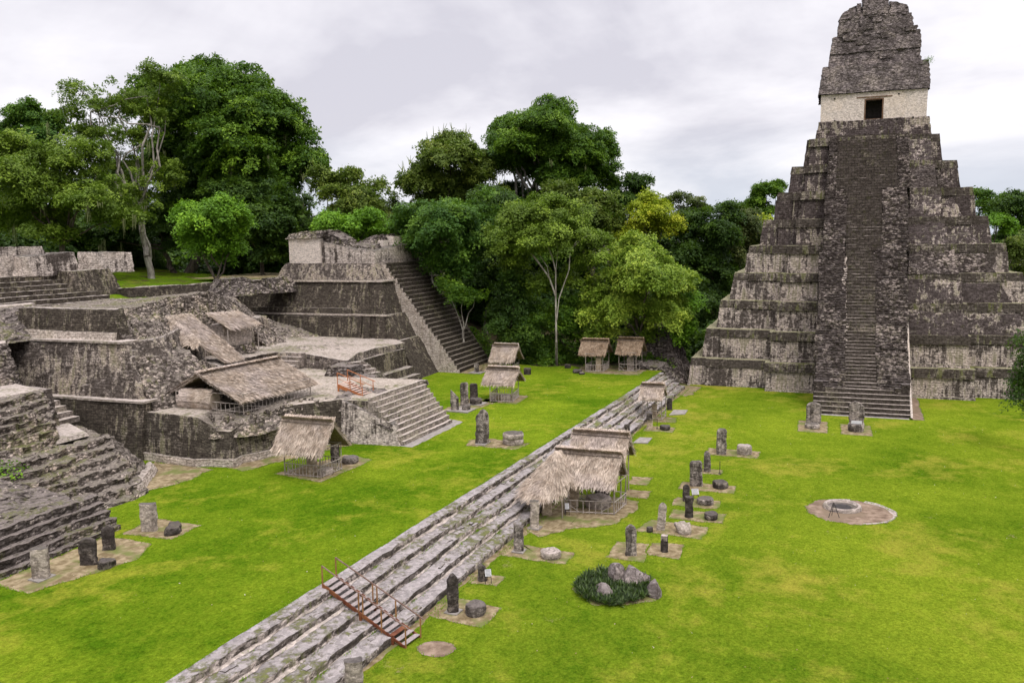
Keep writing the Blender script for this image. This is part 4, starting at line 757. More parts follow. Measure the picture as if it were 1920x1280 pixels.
# ------------------------------------------------------------------ stepped platform with roofless walls at the back left
D = thing('walled_platform', 'back left stepped platform carrying roofless streaked stone walls', 'ruined building', (66, 76, 14))
mb = MB(); steps(mb, (40, 72.6, 13.6), (73.5, 73.6, 13.6), (0, 1), 7, .455, .88, Rough(.04, .045, (.7, .5, .45), .08, 161), .42, taper=(0, .55)); mb.build('broad_steps', M['acro_dark'], D)
mb = MB(); mb.box(40, 69, 78.5, 92, 13, 16.85, .7, Rough(.05, .04, low=.05)); mb.prism([(69.5, 75.6, 13.8), (77.6, 76.6, 13.8), (78, 84, 13.8), (69.5, 84, 13.8)], [(70.2, 76.6, 17.2), (76.0, 77.2, 17.3), (76.4, 84, 17.2), (70, 84, 17.2)], .36, Rough(.07, .06, (.5, .5, .25), .1, 163)); mb.build('platform', M['acro_dark'], D)
mb = MB(); r5 = Rough(.08, .08, (.5, .5, .3), .1, 165)
mb.prism(ring4(46, 60.5, 78.2, 79.4, 16.8), [(46, 78.4, 19.4), (60.5, 78.4, 19.5), (60.5, 79.4, 19.6), (46, 79.4, 19.5)], .3, r5)
mb.prism(ring4(58, 71.0, 80.4, 81.6, 16.8), [(58, 80.5, 19.9), (70, 80.5, 19.95), (70.6, 81.6, 19.8), (58, 81.6, 20)], .3, r5)
mb.prism(ring4(65.5, 72.6, 78.4, 79.6, 16.8), [(65.8, 78.6, 18.8), (72.5, 78.6, 19.3), (72.5, 79.6, 19.3), (65.8, 79.6, 19)], .3, r5)
mb.prism(ring4(74.2, 80.6, 78.0, 80.2, 16.8), [(74.4, 78.2, 19.2), (80.4, 78.2, 19.1), (80.4, 80, 19.1), (74.4, 80, 19.3)], .3, r5)
mb.prism(ring4(71, 76, 82.5, 83.8, 16.8), ring4(71.2, 75.8, 82.6, 83.6, 19.2), .3, r5); mb.build('roofless_wall', M['plaster_streak'], D)
E_ = thing('low_ruin_wall', 'low dark rubble wall with a rounded heap at the foot of the grassy hill', 'ruined wall', (88, 74, 14))
mb = MB(); mb.prism([(76, 74.5, 13), (98, 72.2, 13), (98, 74, 13), (76, 76.5, 13)], [(76, 74.8, 15.0), (98, 72.5, 14.9), (98, 73.8, 14.9), (76, 76.2, 15.0)], .4, Rough(.1, .08, (.5, .5, .25), .15, 171)); mb.build('wall_run', M['acro_dark'], E_)
mb = MB(); mb.prism([(86, 71.5, 13.2), (96, 69.5, 13.2), (97, 73.5, 13.2), (87, 75.5, 13.2)], [(89, 72.4, 15.5), (93.5, 71.4, 15.6), (94, 73, 15.5), (90, 74, 15.4)], .35, Rough(.2, .12, (.5, .5, .25), .3, 173)); mb.prism([(96, 69.5, 13.2), (101.5, 68.5, 13.2), (101.5, 72.5, 13.2), (97, 73, 13.2)], [(97, 70.3, 15.3), (100.6, 69.8, 15.3), (100.6, 72, 15.2), (97.5, 72.2, 15.3)], .35, Rough(.1, .1, (.5, .5, .25), .2, 174)); mb.build('rubble_heap', M['rubble'], E_)
# ------------------------------------------------------------------ thatched shelters
def thatch_plane(mb, e0, e1, r1, r0, seed, step=.26, wid=.045, ln=.52, lift=.12, dens=1.0, over=.25, shag=.12):
    rg = np.random.default_rng(seed); e0, e1, r1, r0 = [np.array(p, float) for p in (e0, e1, r1, r0)]
    U = (e1-e0); W = np.linalg.norm(U); Dn = ((e0+e1)-(r0+r1))/2; S = np.linalg.norm(Dn); Dn /= S; U = U/W; N = np.cross(U, -Dn); N /= np.linalg.norm(N)
    if N[2] < 0: N = -N
    rows = int(S/step)+1
    for k in range(rows+1):
        v = k/rows; n = int(W/wid*2.3*dens)
        u = (np.arange(n)+rg.random(n))/n*1.04-.02
        a = (e0[None]*(1-u[:, None])+e1[None]*u[:, None])*(1-v) + (r0[None]*(1-u[:, None])+r1[None]*u[:, None])*v
        a = a - Dn*(rg.uniform(0, step, n)+(.32 if over else 0))[:, None]
        P3 = np.stack([u*W*1.1, u*0+k*.37, u*0+seed], -1)
        cl = vnoise(P3*1.3, seed); cl2 = vnoise(P3*4, seed+5)
        L_ = ln*rg.uniform(.7, 1.25, n)*(1 + .25*cl2) + (over if k == 0 else 0)*rg.uniform(.3, 1.1, n)
        sk = rg.normal(0, shag*1.3, n); dr = Dn[None] + U[None]*sk[:, None]
        dr = dr/np.linalg.norm(dr, axis=1)[:, None]
        lf = lift*rg.uniform(.1, 1.5, n)*(1+.6*cl)
        b = a + dr*L_[:, None] + N*lf[:, None]
        if k == 0: b[:, 2] -= rg.uniform(0, .10, n)
        w2 = wid*rg.uniform(.4, .9, n)
        tw = N[None]*rg.normal(0, .3, n)[:, None] + U[None]; tw /= np.linalg.norm(tw, axis=1)[:, None]
        a2 = a + N*.01 + N*rg.uniform(0, .03, n)[:, None]
        V = np.stack([a2-tw*w2[:, None], a2+tw*w2[:, None], b+tw*(w2*.35)[:, None], b-tw*(w2*.35)[:, None]], 1).reshape(-1, 3)
        t = np.clip(.5 + .22*cl + rg.normal(0, .22, n), 0, 1)
        mb.raw(V, np.arange(4*n).reshape(-1, 4), None, np.repeat(t, 4))
def slab(mb, q, th, cell=.4):
    q = [np.array(p, float) for p in q]; N = np.cross(q[1]-q[0], q[3]-q[0]); N /= np.linalg.norm(N); N = N if N[2] > 0 else -N
    mb.prism([p-N*th for p in q], [p-N*.02 for p in q], cell, Rough(.03, .02, (.3, .3, .2)))

def gable_roof(root, ends, width, z_e, z_r, seed, over=.25, th=.16, mat='thatch', shag=.12, ridge_ext=.15, eave_drop=(0, 0), dens=1.0, cap=True, crown=0.):
    """ends: the two ends of the ridge line in plan; width: half width either side (a,b)"""
    a, b = [np.array((*p, 0.)) for p in ends]; U = (b-a)/np.linalg.norm(b-a); Sd = np.array([U[1], -U[0], 0.])
    top, un = MB(), MB(); up3 = np.array([0, 0, 1.])
    for sgn, wd, dz in ((1, width[0], eave_drop[0]), (-1, width[1], eave_drop[1])):
        e0, e1 = a+Sd*sgn*wd+up3*(z_e+dz), b+Sd*sgn*wd+up3*(z_e+dz); r0, r1 = a+up3*z_r, b+up3*z_r
        slab(top, (e0, e1, r1, r0), th*.8)
        thatch_plane(top, e0, e1, r1, r0, seed+int(sgn), over=over, shag=shag, dens=dens)
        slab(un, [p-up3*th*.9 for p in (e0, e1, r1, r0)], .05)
        if cap:                                        # ridge bundle laid over the top
            L_ = .55
            d = (e0-r0)/np.linalg.norm(e0-r0)
            thatch_plane(top, r0+d*L_+up3*.02, r1+d*L_+up3*.02, r1+up3*.05, r0+up3*.05, seed+9, step=.14, ln=.55, lift=.10, over=0.01, shag=.26)
    # straw bristling up along the ridge and out at the gable ends
    rg = np.random.default_rng(seed+3); n = int(np.linalg.norm(b-a)*190); t = rg.random(n)[:, None]
    q = a*(1-t)+b*t + up3*(z_r+.05) + rg.normal(0, .05, (n, 3)); an = rg.choice([-1, 1], n)[:, None]
    tip = q + Sd*an*rg.uniform(.05, .42, (n, 1)) + up3*(rg.uniform(-.12, .12, (n, 1)) + crown*rg.random((n, 1))**2*1.2) + U*rg.normal(0, .06, (n, 1)); sd = U*.02
    V = np.stack([q-sd, q+sd, tip+sd*.4, tip-sd*.4], 1).reshape(-1, 3); top.raw(V, np.arange(4*n).reshape(-1, 4), None, np.repeat(rg.uniform(.3, 1, n), 4))
    for c, s_ in ((a, -1), (b, 1)):
        for sgn, wd, dz in ((1, width[0], eave_drop[0]), (-1, width[1], eave_drop[1])):
            n = int(wd*70); t = rg.random(n)[:, None]; q = (c+up3*z_r)*(1-t) + (c+Sd*sgn*wd+up3*(z_e+dz))*t + rg.normal(0, .03, (n, 3)); 
            tip = q + U*s_*rg.uniform(.03, .22, (n, 1)) - up3*rg.uniform(.05, .3, (n, 1)) + Sd*sgn*rg.uniform(0, .15, (n, 1)); sd = Sd*.02
            V = np.stack([q-sd, q+sd, tip+sd*.4, tip-sd*.4], 1).reshape(-1, 3); top.raw(V, np.arange(4*n).reshape(-1, 4), None, np.repeat(rg.uniform(.2, .9, n), 4))
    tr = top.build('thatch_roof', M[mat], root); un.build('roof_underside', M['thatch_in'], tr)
    pb = MB(); pb.bar(a-U*ridge_ext+Sd*.33+up3*(z_r-.02), b+U*ridge_ext+Sd*.33+up3*(z_r-.05), .032, .028, seg=6, bend=.03); pb.build('ridge_pole', M['pole_dark'], tr)
def frame(root, corners, z0s, z1, rail=.95, mat='pole', pickets=.30, rails=True, sides=(0, 1, 2, 3), braces=True, r=.055):
    cs = [np.array((*c, z)) for c, z in zip(corners, z0s)]
    for c in cs:
        pb = MB(); pb.bar(c-np.array([0, 0, .1]), (c[0], c[1], z1), r, r*.8, seg=4, bend=.03); pb.build('post', M[mat], root)
    n = len(cs)
    tb = MB()
    for i in range(n): a, b = cs[i], cs[(i+1) % n]; tb.bar((a[0], a[1], z1-.1), (b[0], b[1], z1-.1), .045, seg=3, bend=.03)
    tb.build('roof_beam', M[mat], root)
    if rails:
        for i in sides:
            a, b = cs[i], cs[(i+1) % n]; pb = MB(); u = np.array([0, 0, 1.])
            pb.bar(a+u*rail, b+u*rail, .035, seg=4, bend=.03); pb.bar(a+u*.10, b+u*.10, .035, seg=4, bend=-.02)
            W_ = np.linalg.norm(b-a); m_ = int(W_/pickets)
            for k in range(1, m_): t = k/m_; q = a*(1-t)+b*t; pb.bar(q, q+u*(rail+.04*math.sin(k*7)), .027)
            if braces: pb.bar(a+u*rail*.85, a*(1-.3)+b*.3+u*.1, .022); pb.bar(b+u*rail*.85, b*(1-.3)+a*.3+u*.1, .022)
            pb.build('railing', M['rail'], root)
SG = 'thatched shelters over the carved stones'
def shelter(label, ends, width, z_e, z_r, corners, z0s, seed, loc, **kw):
    z_e += .22; fr = kw.pop('frame', {}); root = thing('thatched_shelter', label, 'thatched shelter', loc, SG)
    gable_roof(root, ends, width, z_e, z_r, seed, **kw); frame(root, corners, z0s, z_e+.25, **fr); return root
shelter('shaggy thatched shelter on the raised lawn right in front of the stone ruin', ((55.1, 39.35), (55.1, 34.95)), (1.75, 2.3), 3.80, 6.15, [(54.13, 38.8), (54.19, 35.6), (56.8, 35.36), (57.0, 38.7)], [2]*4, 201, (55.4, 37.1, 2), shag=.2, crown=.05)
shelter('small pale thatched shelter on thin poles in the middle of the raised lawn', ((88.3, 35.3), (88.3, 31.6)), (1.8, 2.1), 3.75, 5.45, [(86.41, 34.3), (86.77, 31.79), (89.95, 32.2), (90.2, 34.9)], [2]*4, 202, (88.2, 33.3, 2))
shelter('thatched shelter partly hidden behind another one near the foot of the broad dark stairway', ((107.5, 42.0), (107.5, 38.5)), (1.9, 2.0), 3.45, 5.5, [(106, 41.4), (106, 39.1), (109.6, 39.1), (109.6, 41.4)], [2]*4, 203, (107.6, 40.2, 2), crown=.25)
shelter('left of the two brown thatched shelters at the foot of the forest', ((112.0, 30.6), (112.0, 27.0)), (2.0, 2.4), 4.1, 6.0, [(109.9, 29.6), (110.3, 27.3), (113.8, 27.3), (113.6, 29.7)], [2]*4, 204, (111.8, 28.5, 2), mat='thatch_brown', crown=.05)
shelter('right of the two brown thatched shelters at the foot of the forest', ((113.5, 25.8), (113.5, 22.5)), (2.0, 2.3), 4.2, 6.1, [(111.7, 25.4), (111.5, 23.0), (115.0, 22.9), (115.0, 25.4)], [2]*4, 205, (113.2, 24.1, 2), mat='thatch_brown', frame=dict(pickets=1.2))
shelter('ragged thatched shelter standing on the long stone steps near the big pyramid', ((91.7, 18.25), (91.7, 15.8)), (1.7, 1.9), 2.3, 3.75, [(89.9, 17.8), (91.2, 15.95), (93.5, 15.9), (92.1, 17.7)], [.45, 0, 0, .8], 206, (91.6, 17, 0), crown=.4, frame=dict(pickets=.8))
s7 = thing('thatched_shelter', 'largest shaggy thatched shelter at the foot of the long stone steps', 'thatched shelter', (59.5, 15.4, 0), SG)
gable_roof(s7, ((59.6, 18.3), (59.6, 13.45)), (2.0, 2.15), 2.15, 4.1, 207, shag=.14, crown=.05)
frame(s7, [(57.77, 17.2), (58.31, 13.6), (60.89, 13.3), (61.2, 17.3)], [0]*4, 2.35, pickets=.42)
lt = MB(); 
for i, (p, q) in enumerate((((57.0, 18.0), (55.2, 19.2)), ((57.0, 18.0), (55.3, 16.7)))): pass
e_pts = [(58.1, 19.8, 2.1), (56.6, 20.3, 1.9), (55.2, 19.9, 1.75), (54.9, 18.4, 1.6), (55.4, 17.0, 1.9), (57.2, 16.5, 2.3)]; rp_ = [(58.2, 18.2, 4.0), (58.0, 18.1, 4.1), (57.6, 18.0, 4.15), (57.4, 17.9, 4.15), (57.5, 17.7, 4.15), (58.2, 17.5, 4.05)]
for k in range(5):
    slab(lt, (e_pts[k], e_pts[k+1], rp_[k+1], rp_[k]), .12); thatch_plane(lt, e_pts[k], e_pts[k+1], rp_[k+1], rp_[k], 220+k, shag=.25, dens=1.1)
lt.build('lean_to_roof', M['thatch'], s7)
pb = MB(); pb.bar((56.2, 19.3, 1.2), (56.2, 19.3, 3), .06); pb.bar((56.5, 17.0, 0), (56.5, 17.0, 2.7), .05); pb.build('side_post', M['pole'], s7)
shelter('straw topped shelter directly behind the largest one, its ridge bristling with loose straw', ((63.1, 17.9), (63.1, 13.6)), (1.9, 2.0), 2.7, 4.75, [(61.9, 17.0), (61.9, 13.9), (64.6, 13.9), (64.6, 17.0)], [.3, 0, 0, .3], 208, (63.1, 15.6, 0), crown=.2, shag=.2, frame=dict(rails=False))

# big shelter on the ruin platform with a rolled thatch screen
s8 = thing('thatched_shelter', 'long low thatched roof on the platform of the stone ruin', 'thatched shelter', (61.5, 48, 6), 'thatched shelters on the ruin')
gable_roof(s8, ((57.6, 49.5), (67.4, 48.6)), (4.55, 3.6), 7.0, 8.95, 230, shag=.16, over=.35, eave_drop=(-.12, .2), dens=.9)
frame(s8, [(57.5, 52.0), (57.7, 45.2), (66.3, 44.3), (66.6, 51.8)], [6, 5.8, 5.9, 6], 7.5, rail=.75, pickets=.45, sides=(0, 1))
rb_ = thing('rolled_thatch_screen', 'upright rolled screen of brown straw under the gable of the long low roof', 'straw screen', (59.2, 50.2, 6))
mb = MB(); n_ = 40; aa = np.linspace(0, 2*math.pi, n_+1); xs_ = np.linspace(0, 1, 9)
P = np.array([[(57.95 + .80*math.cos(a)*(1-.18*abs(t-.5)*2), 51.2-2.9*t, 6.65 + .95*math.sin(a)*(1-.18*abs(t-.5)*2)) for a in aa] for t in xs_]); mb.grid(P, P[..., :2], Rough(.05, .02))
for k in range(14):
    a0, a1 = 2*math.pi*k/14, 2*math.pi*(k+1)/14
    thatch_plane(mb, (57.95+.82*math.cos(a0), 48.3, 6.65+.97*math.sin(a0)), (57.95+.82*math.cos(a1), 48.3, 6.65+.97*math.sin(a1)), (57.95+.82*math.cos(a1), 51.2, 6.65+.97*math.sin(a1)), (57.95+.82*math.cos(a0), 51.2, 6.65+.97*math.sin(a0)), 240+k, lift=.03, over=.05, dens=.8, ln=.4)
for t_ in (0, -1):
    c = P[t_].mean(0); mb.tri(np.concatenate([P[t_][:-1], c[None]]), [(i, (i+1) % n_, n_) for i in range(n_)])
mb.build('straw_roll', M['thatch'], rb_)
s9 = thing('thatched_shelter', 'steep one sided thatched roof sloping down over a trench in the ruin', 'thatched shelter', (68, 57.5, 7), 'thatched shelters on the ruin')
mb = MB(); q = ((67.3, 54.6, 8.45), (70.4, 54.9, 8.45), (70.1, 60.6, 12.6), (66.2, 60.6, 12.6)); slab(mb, q, .15); thatch_plane(mb, *q, 251, shag=.12, over=.2)
q2 = ((64.2, 58.4, 11.0), (66.9, 55.0, 8.6), (67.2, 54.7, 8.5), (66.2, 60.6, 12.6)); slab(mb, ((64.6, 60.7, 11.9), (65.9, 57.3, 10.0), (66.8, 57.4, 10.3), (66.3, 60.6, 12.6)), .1); thatch_plane(mb, (64.6, 60.7, 11.9), (65.9, 57.0, 9.9), (66.8, 57.4, 10.4), (66.3, 60.6, 12.6), 253, shag=.3, over=.4); mb.build('thatch_roof', M['thatch'], s9)
mb = MB(); slab(mb, [(a, b, c-.16) for a, b, c in q], .05); mb.build('roof_underside', M['thatch_in'], s9)
for (x, y, z0, z1) in ((66.9, 56.6, 7.0, 9.7), (70.5, 56.0, 7.2, 9.2)):
    mb = MB(); mb.bar((x, y, z0), (x, y, z1), .05); mb.build('post', M['pole'], s9)
s10 = thing('thatched_shelter', 'small flat straw roof over a cream plastered mask against the ruin wall', 'thatched shelter', (77, 60.8, 8), 'thatched shelters on the ruin')
mb = MB(); q = ((73.4, 59.0, 11.15), (78.5, 59.0, 11.2), (78.2, 61.0, 12.2), (73.0, 61.0, 12.4)); slab(mb, q, .12); thatch_plane(mb, *q, 255, shag=.2, over=.55, ln=.7); mb.build('thatch_roof', M['thatch'], s10)
mb = MB(); slab(mb, [(a, b, c-.14) for a, b, c in q], .05); mb.build('roof_underside', M['thatch_in'], s10)
for (x, y) in ((73.5, 59.1), (78.6, 59.1)):
    mb = MB(); mb.bar((x, y, 7.9), (x, y, 11.0), .06); mb.build('post', M['rail'], s10)
mk = thing('plastered_mask', 'worn cream plaster mask block with a grey rubble foot under the small straw roof', 'carved block', (77.3, 61, 8))
mb = MB(); mb.prism([(73.6, 59.7, 8.8), (78.4, 59.7, 8.8), (78.4, 62.4, 8.8), (73.6, 62.4, 8.8)], [(73.7, 59.9, 11.3), (78.3, 59.9, 11.3), (78.3, 62.4, 11.3), (73.7, 62.4, 11.3)], .3, Rough(.06, .04, (.6, .5, .5), .08, 3)); mb.build('cream_face', M['altar_pale'], mk)
mb = MB(); mb.prism([(73.5, 59.2, 7.9), (78.7, 59.2, 7.9), (78.7, 62, 7.9), (73.5, 62, 7.9)], [(73.6, 59.7, 8.95), (78.5, 59.7, 8.95), (78.5, 62, 8.95), (73.6, 62, 8.95)], .3, Rough(.07, .06, (.4, .4, .2), .05, 4)); mb.build('rubble_foot', M['rubble_pale'], mk)

# ------------------------------------------------------------------ stelae, altars and other stones
def stela_mesh(h, w, th, style, seed, taper=.0, rough=.02):
    mb = MB(); n = 28; lv = 22; aa = np.linspace(0, 2*math.pi, n+1); Z = np.linspace(0, 1, lv+1)
    def sec(hw, ht, p=5.):
        c, s_ = np.cos(aa), np.sin(aa)
        if style == 'octagon': p = 2.6
        r = (np.abs(c)**p + np.abs(s_)**p)**(-1/p); return np.stack([c*r*hw, s_*r*ht], -1)
    rows = []
    for t in Z:
        z = h*t; k = 1.0 + taper*(t-.5)
        if style in ('round', 'ragged'):
            q = np.clip((t-.80)/.20, 0, 1); k *= math.sqrt(max(0.02, 1-q*q*.93))
        elif style == 'point': q = np.clip((t-.86)/.14, 0, 1); k *= 1-.75*q
        elif style == 'shoulder': q = np.clip((t-.9)/.1, 0, 1); k *= 1-.35*q*q
        S_ = sec(w/2*k, th/2*(1-.08*max(0, t-.85)/.15)); rows.append(np.concatenate([S_, np.full((n+1, 1), z)], 1))
    P = np.array(rows)
    if style == 'slant': P[..., 2] -= np.clip((P[..., 2]/h-.6)/.4, 0, 1)*(P[..., 0]/w+.5)*h*.16
    if style == 'broken': P[..., 2] -= np.clip((P[..., 2]/h-.5)/.5, 0, 1)*(P[..., 0]/w+.35)*h*.42
    if style == 'ragged': P[..., 2] -= np.clip((P[..., 2]/h-.7)/.3, 0, 1)*np.clip(P[..., 0]/w, 0, 1)*h*.22
    if style == 'point': P[..., 2] -= np.clip((P[..., 2]/h-.8)/.2, 0, 1)*np.clip(-P[..., 0]/w+.0, -.5, .5)*h*.12
    P = P + vec3(P*2.2, seed)*rough*1.6 + vec3(P*6.5, seed+3)*rough
    # shallow carved relief on the front
    P[..., 1] += np.where(P[..., 1] < 0, 1, 0)*cell3(np.stack([P[..., 0]*5, P[..., 0]*0, P[..., 2]*4.2], -1), seed)[..., 0]*rough*.8
    P[..., 2] = np.maximum(P[..., 2], 0) ; P[0, :, 2] = -.12
    mb.grid(P, np.stack(np.broadcast_arrays(aa[None, :]*w/2, Z[:, None]*h), -1))
    top = P[-1]; c = top[:-1].mean(0); t = np.linspace(0, .98, 4)[:, None, None]; Q = top[None]*(1-t)+c*t; mb.grid(Q, Q[..., :2]); return mb
def stela(label, x, y, z, h, w, th, style, rot, mat, seed, tilt=(0, 0), slabr=None, slab_w=.55, taper=.0, name='stela', cat='carved stone slab', group='standing stones on the plaza', rough=.022):
    mb = stela_mesh(h, w, th, style, seed, taper, rough)
    if slabr:
        root = thing(name, label, cat, (x, y, z), group); o = mb.build('standing_slab', M[mat], None); o.parent = root; o.rotation_euler = (R(tilt[0]), R(tilt[1]), R(rot))
        mb = MB(); mb.prism([(x+c*slab_w*w*1.1, y+s_*slab_w*1.1*max(th, .5)*1.3, z-.1) for c, s_ in ((-1.1, -1), (1, -1.1), (1.1, .9), (-.9, 1))], [(x+c*slab_w*w*1.1, y+s_*slab_w*1.1*max(th, .5)*1.3, z+slabr) for c, s_ in ((-1.1, -1), (1, -1.1), (1.1, .9), (-.9, 1))], .25, Rough(.03, .02)); mb.build('base_slab', M['slab'], root); return root
    o = mb.build(name, M[mat], None); o.location = (x, y, z); o.rotation_euler = (R(tilt[0]), R(tilt[1]), R(rot)); return tag(o, label, cat, group)
def altar(label, x, y, z, r, h, mat, seed, oval=1.0, rot=0, dish=0., name='altar', rough=.026, holes=0, group='round altar stones on the plaza', cat='altar stone'):
    mb = MB(); n = 36; aa = np.linspace(0, 2*math.pi, n+1)
    prof = [(.90, -.1), (.93, .0), (1.0, .18), (1.03, .5), (1.0, .8), (.93, .97), (.84, 1.02), (.6, 1.0-dish*.5), (.3, 1.0-dish), (.02, 1.0-dish)]
    P = np.array([[(math.cos(a)*r*k, math.sin(a)*r*k*oval, h*zz) for a in aa] for k, zz in prof]); b0 = P[0, :, 2].copy()
    P = P + vec3(P*1.9, seed)*rough*1.8 + vec3(P*5.5, seed+2)*rough
    P[:, -1] = P[:, 0]; P[0, :, 2] = -.1
    UV = np.stack(np.broadcast_arrays(aa[None, :]*r, np.array([p[1] for p in prof])[:, None]*h), -1); mb.grid(P, UV)
    o = mb.build(name, M[mat], None, smooth=True); o.location = (x, y, z); o.rotation_euler = (0, 0, R(rot)); return tag(o, label, cat, group)
Fr = -70      # slabs turn their broad face towards the west
stela('rounded dark brown slab nearest the rock garden', 50.95, 10.8, 0, 1.99, .68, .36, 'round', Fr, 'stela', 301, slabr=None)
stela('short dark block with a pale top beside a taller rounded slab', 52.2, 8.9, 0, 1.05, .42, .36, 'flat', -60, 'stela_dark', 302)
tb = MB(); tb.box(52.0, 52.4, 8.7, 9.1, .78, 1.10, .15, Rough(.02, .01)); tag(tb.build('pale_cap_stone', M['altar_pale']), 'pale block lying on top of the short dark stone', 'stone block')
stela('narrow pale leaning slab with a rounded streaked top and a small stone at its foot', 56.15, 9.85, 0, 1.95, .56, .26, 'round', -78, 'stela_pale', 303, (0, 5))
altar('cracked pinkish altar in pieces beside the pale leaning slab', 56.3, 8.3, 0, .70, .52, 'altar_pale', 304, .8, 20, rough=.08)
altar('small dark stone at the foot of the pale leaning slab', 55.6, 10.5, 0, .22, .32, 'stela_dark', 305, name='small_stone', cat='stone', group=None)
stela('black eight sided column with a flat grey top', 59.5, 8.4, 0, 1.5, .56, .52, 'octagon', -60, 'stela_dark', 306)
altar('dark flat boulder altar right of the black eight sided column', 59.6, 6.85, 0, .55, .42, 'stela_dark', 307, .9)
stela('short narrow dark slab behind the black column, beside a small sign', 63.2, 9.15, 0, 1.28, .5, .34, 'round', -60, 'stela_dark', 308)
altar('low round altar with pale patches beside the small easel sign', 62.9, 7.7, 0, .60, .46, 'stela', 309)
stela('broad rounded grey slab with a cracked pale foot in the middle of the plaza row', 67.4, 8.95, 0, 2.05, 1.0, .42, 'shoulder', -72, 'stela', 310, (0, -2), taper=-.08)
altar('smooth dark drum altar right of the broad grey slab', 67.5, 7.05, 0, .60, .50, 'stela_dark', 311)
stela('slender knobbly stone beside the thin iron post', 71.9, 8.65, 0, 1.8, .52, .42, 'round', -60, 'stela', 312, taper=-.2)
stela('tallest narrow dark slab of the plaza row, farthest from the camera', 78.3, 8.15, 0, 2.38, .88, .45, 'shoulder', -75, 'stela', 313)
altar('chunky pale drum altar beside the farthest tall slab of the plaza row', 78.9, 6.15, 0, .64, .85, 'altar_pale', 314, dish=.06)
stela('pinkish square pillar at the corner of the big thatched shelter', 53.8, 18.2, 0, 2.0, .62, .52, 'flat', -70, 'stela_pale', 315, slabr=.10)
stela('angular black stone pillar on a pale slab at the edge of the long steps', 49.4, 17.8, 0, 1.9, .62, .50, 'slant', -62, 'stela', 316, slabr=.08)
altar('pinkish pitted round altar beside the angular black pillar', 49.1, 15.55, 0, .66, .42, 'altar_pale', 317, dish=.05)
for k, (dx, dy) in enumerate(((.1, .15), (-.15, -.2), (.3, -.1), (-.3, .2), (.05, -.3))):
    altar('small stone lump in the top of the pinkish pitted altar', 49.1+dx, 15.55+dy, .36, .05+.015*k, .08, 'rubble', 318+k, name='pebble', rough=.01, group='pebbles on the pitted altar', cat='pebble')
stela('tall dark pillar with a pointed top at the step foot beside the wooden stairs', 39.85, 18.2, 0, 2.12, .62, .5, 'point', -60, 'stela_dark', 325, slabr=.07)
altar('squat reddish brown altar beside the pointed dark pillar', 40.05, 16.95, 0, .55, .55, 'stela', 326)
stela('stumpy dark stone with a small sign leaning beside it at the foot of the steps', 44.3, 18.3, 0, 1.0, .5, .4, 'ragged', -60, 'stela_dark', 327)
stela('broad pale pillar with a black flat top at the very bottom of the picture', 30.6, 18.85, 0, 1.73, .78, .55, 'flat', -60, 'stela_pale', 328)
stela('large dark rounded slab left of the foot of the great stairway', 94.2, .25, 0, 2.32, 1.5, .5, 'round', -88, 'stela', 329, rough=.03)
altar('low round altar in front of the large dark rounded slab by the great stairway', 91.9, .35, 0, .74, .50, 'stela', 330)
stela('large ragged broken slab at the foot of the great stairway', 94.4, -4.0, 0, 2.6, 1.5, .5, 'ragged', -88, 'stela', 331, rough=.05)
altar('thick round altar in front of the ragged broken slab', 91.7, -3.85, 0, .76, .82, 'stela', 332)
tb = MB(); tb.prism([(91.2, -4.4, .86), (91.5, -4.4, .86), (91.5, -3.4, .86), (91.2, -3.4, .86)], [(91.25, -4.4, 1.15), (91.32, -4.4, 1.15), (91.32, -3.4, 1.15), (91.25, -3.4, 1.15)], .3, None); tag(tb.build('small_sign', M['sign_face']), 'small tilted grey sign on the thick round altar', 'sign')
stela('two toned stone with a black head and cream foot in front of the ragged shelter', 86.5, 16.4, 0, 1.68, .6, .42, 'shoulder', -70, 'tan_stela', 333)
tb = MB(); tb.prism([(86.15, 16.05, 1.05), (86.85, 16.1, 1.15), (86.85, 16.75, 1.15), (86.15, 16.7, 1.05)], [(86.22, 16.1, 1.72), (86.8, 16.15, 1.72), (86.8, 16.7, 1.72), (86.22, 16.65, 1.72)], .15, Rough(.03, .02)); tag(tb.build('dark_cap_stone', M['stela_dark']), 'black weathered cap on the two toned stone', 'stone block')
altar('dark ring shaped altar beside a thin post near the ragged shelter', 86.8, 14.8, 0, .55, .45, 'stela_dark', 334, dish=.12)
stela('dark slab on the long steps just behind the straw topped shelter', 81.0, 17.6, .2, 1.45, .56, .3, 'shoulder', -70, 'stela_dark', 335)
stela('tan slab sheltered under the ragged shelter on the steps', 92.4, 17.0, .1, 1.45, .6, .3, 'flat', -80, 'tan_stela', 336)
stela('small dark slab right behind the ragged shelter on the steps', 97.2, 16.1, .1, 1.3, .62, .35, 'ragged', -80, 'stela_dark', 337)
tb = MB(); tb.prism([(95.0, 14.0, -.05), (97.3, 14.0, -.05), (97.0, 15.6, -.05), (94.0, 15.6, -.05)], [(95.0, 14.0, .09), (97.3, 14.0, .09), (97.0, 15.6, .09), (94.0, 15.6, .09)], .4, Rough(.02, 0)); tag(tb.build('pale_slab', M['slab']), 'pale flat slab in the grass right of the ragged shelter', 'stone slab')
tb = MB(); tb.prism([(80.2, 15.4, -.05), (82.6, 15.4, -.05), (82.4, 16.6, -.05), (80.0, 16.8, -.05)], [(80.2, 15.4, .08), (82.6, 15.4, .08), (82.4, 16.6, .08), (80.0, 16.8, .08)], .4, Rough(.02, 0)); tag(tb.build('pale_slab', M['slab']), 'pale flat slab beside the steps behind the straw topped shelter', 'stone slab')
G2 = 'standing stones on the raised lawn'
stela('very tall grey slab with flaked face standing alone on the raised lawn', 68.1, 27.85, 2, 3.05, 1.15, .55, 'point', -72, 'stela', 341, slabr=.08, slab_w=.6, group=G2, rough=.04, taper=-.05)
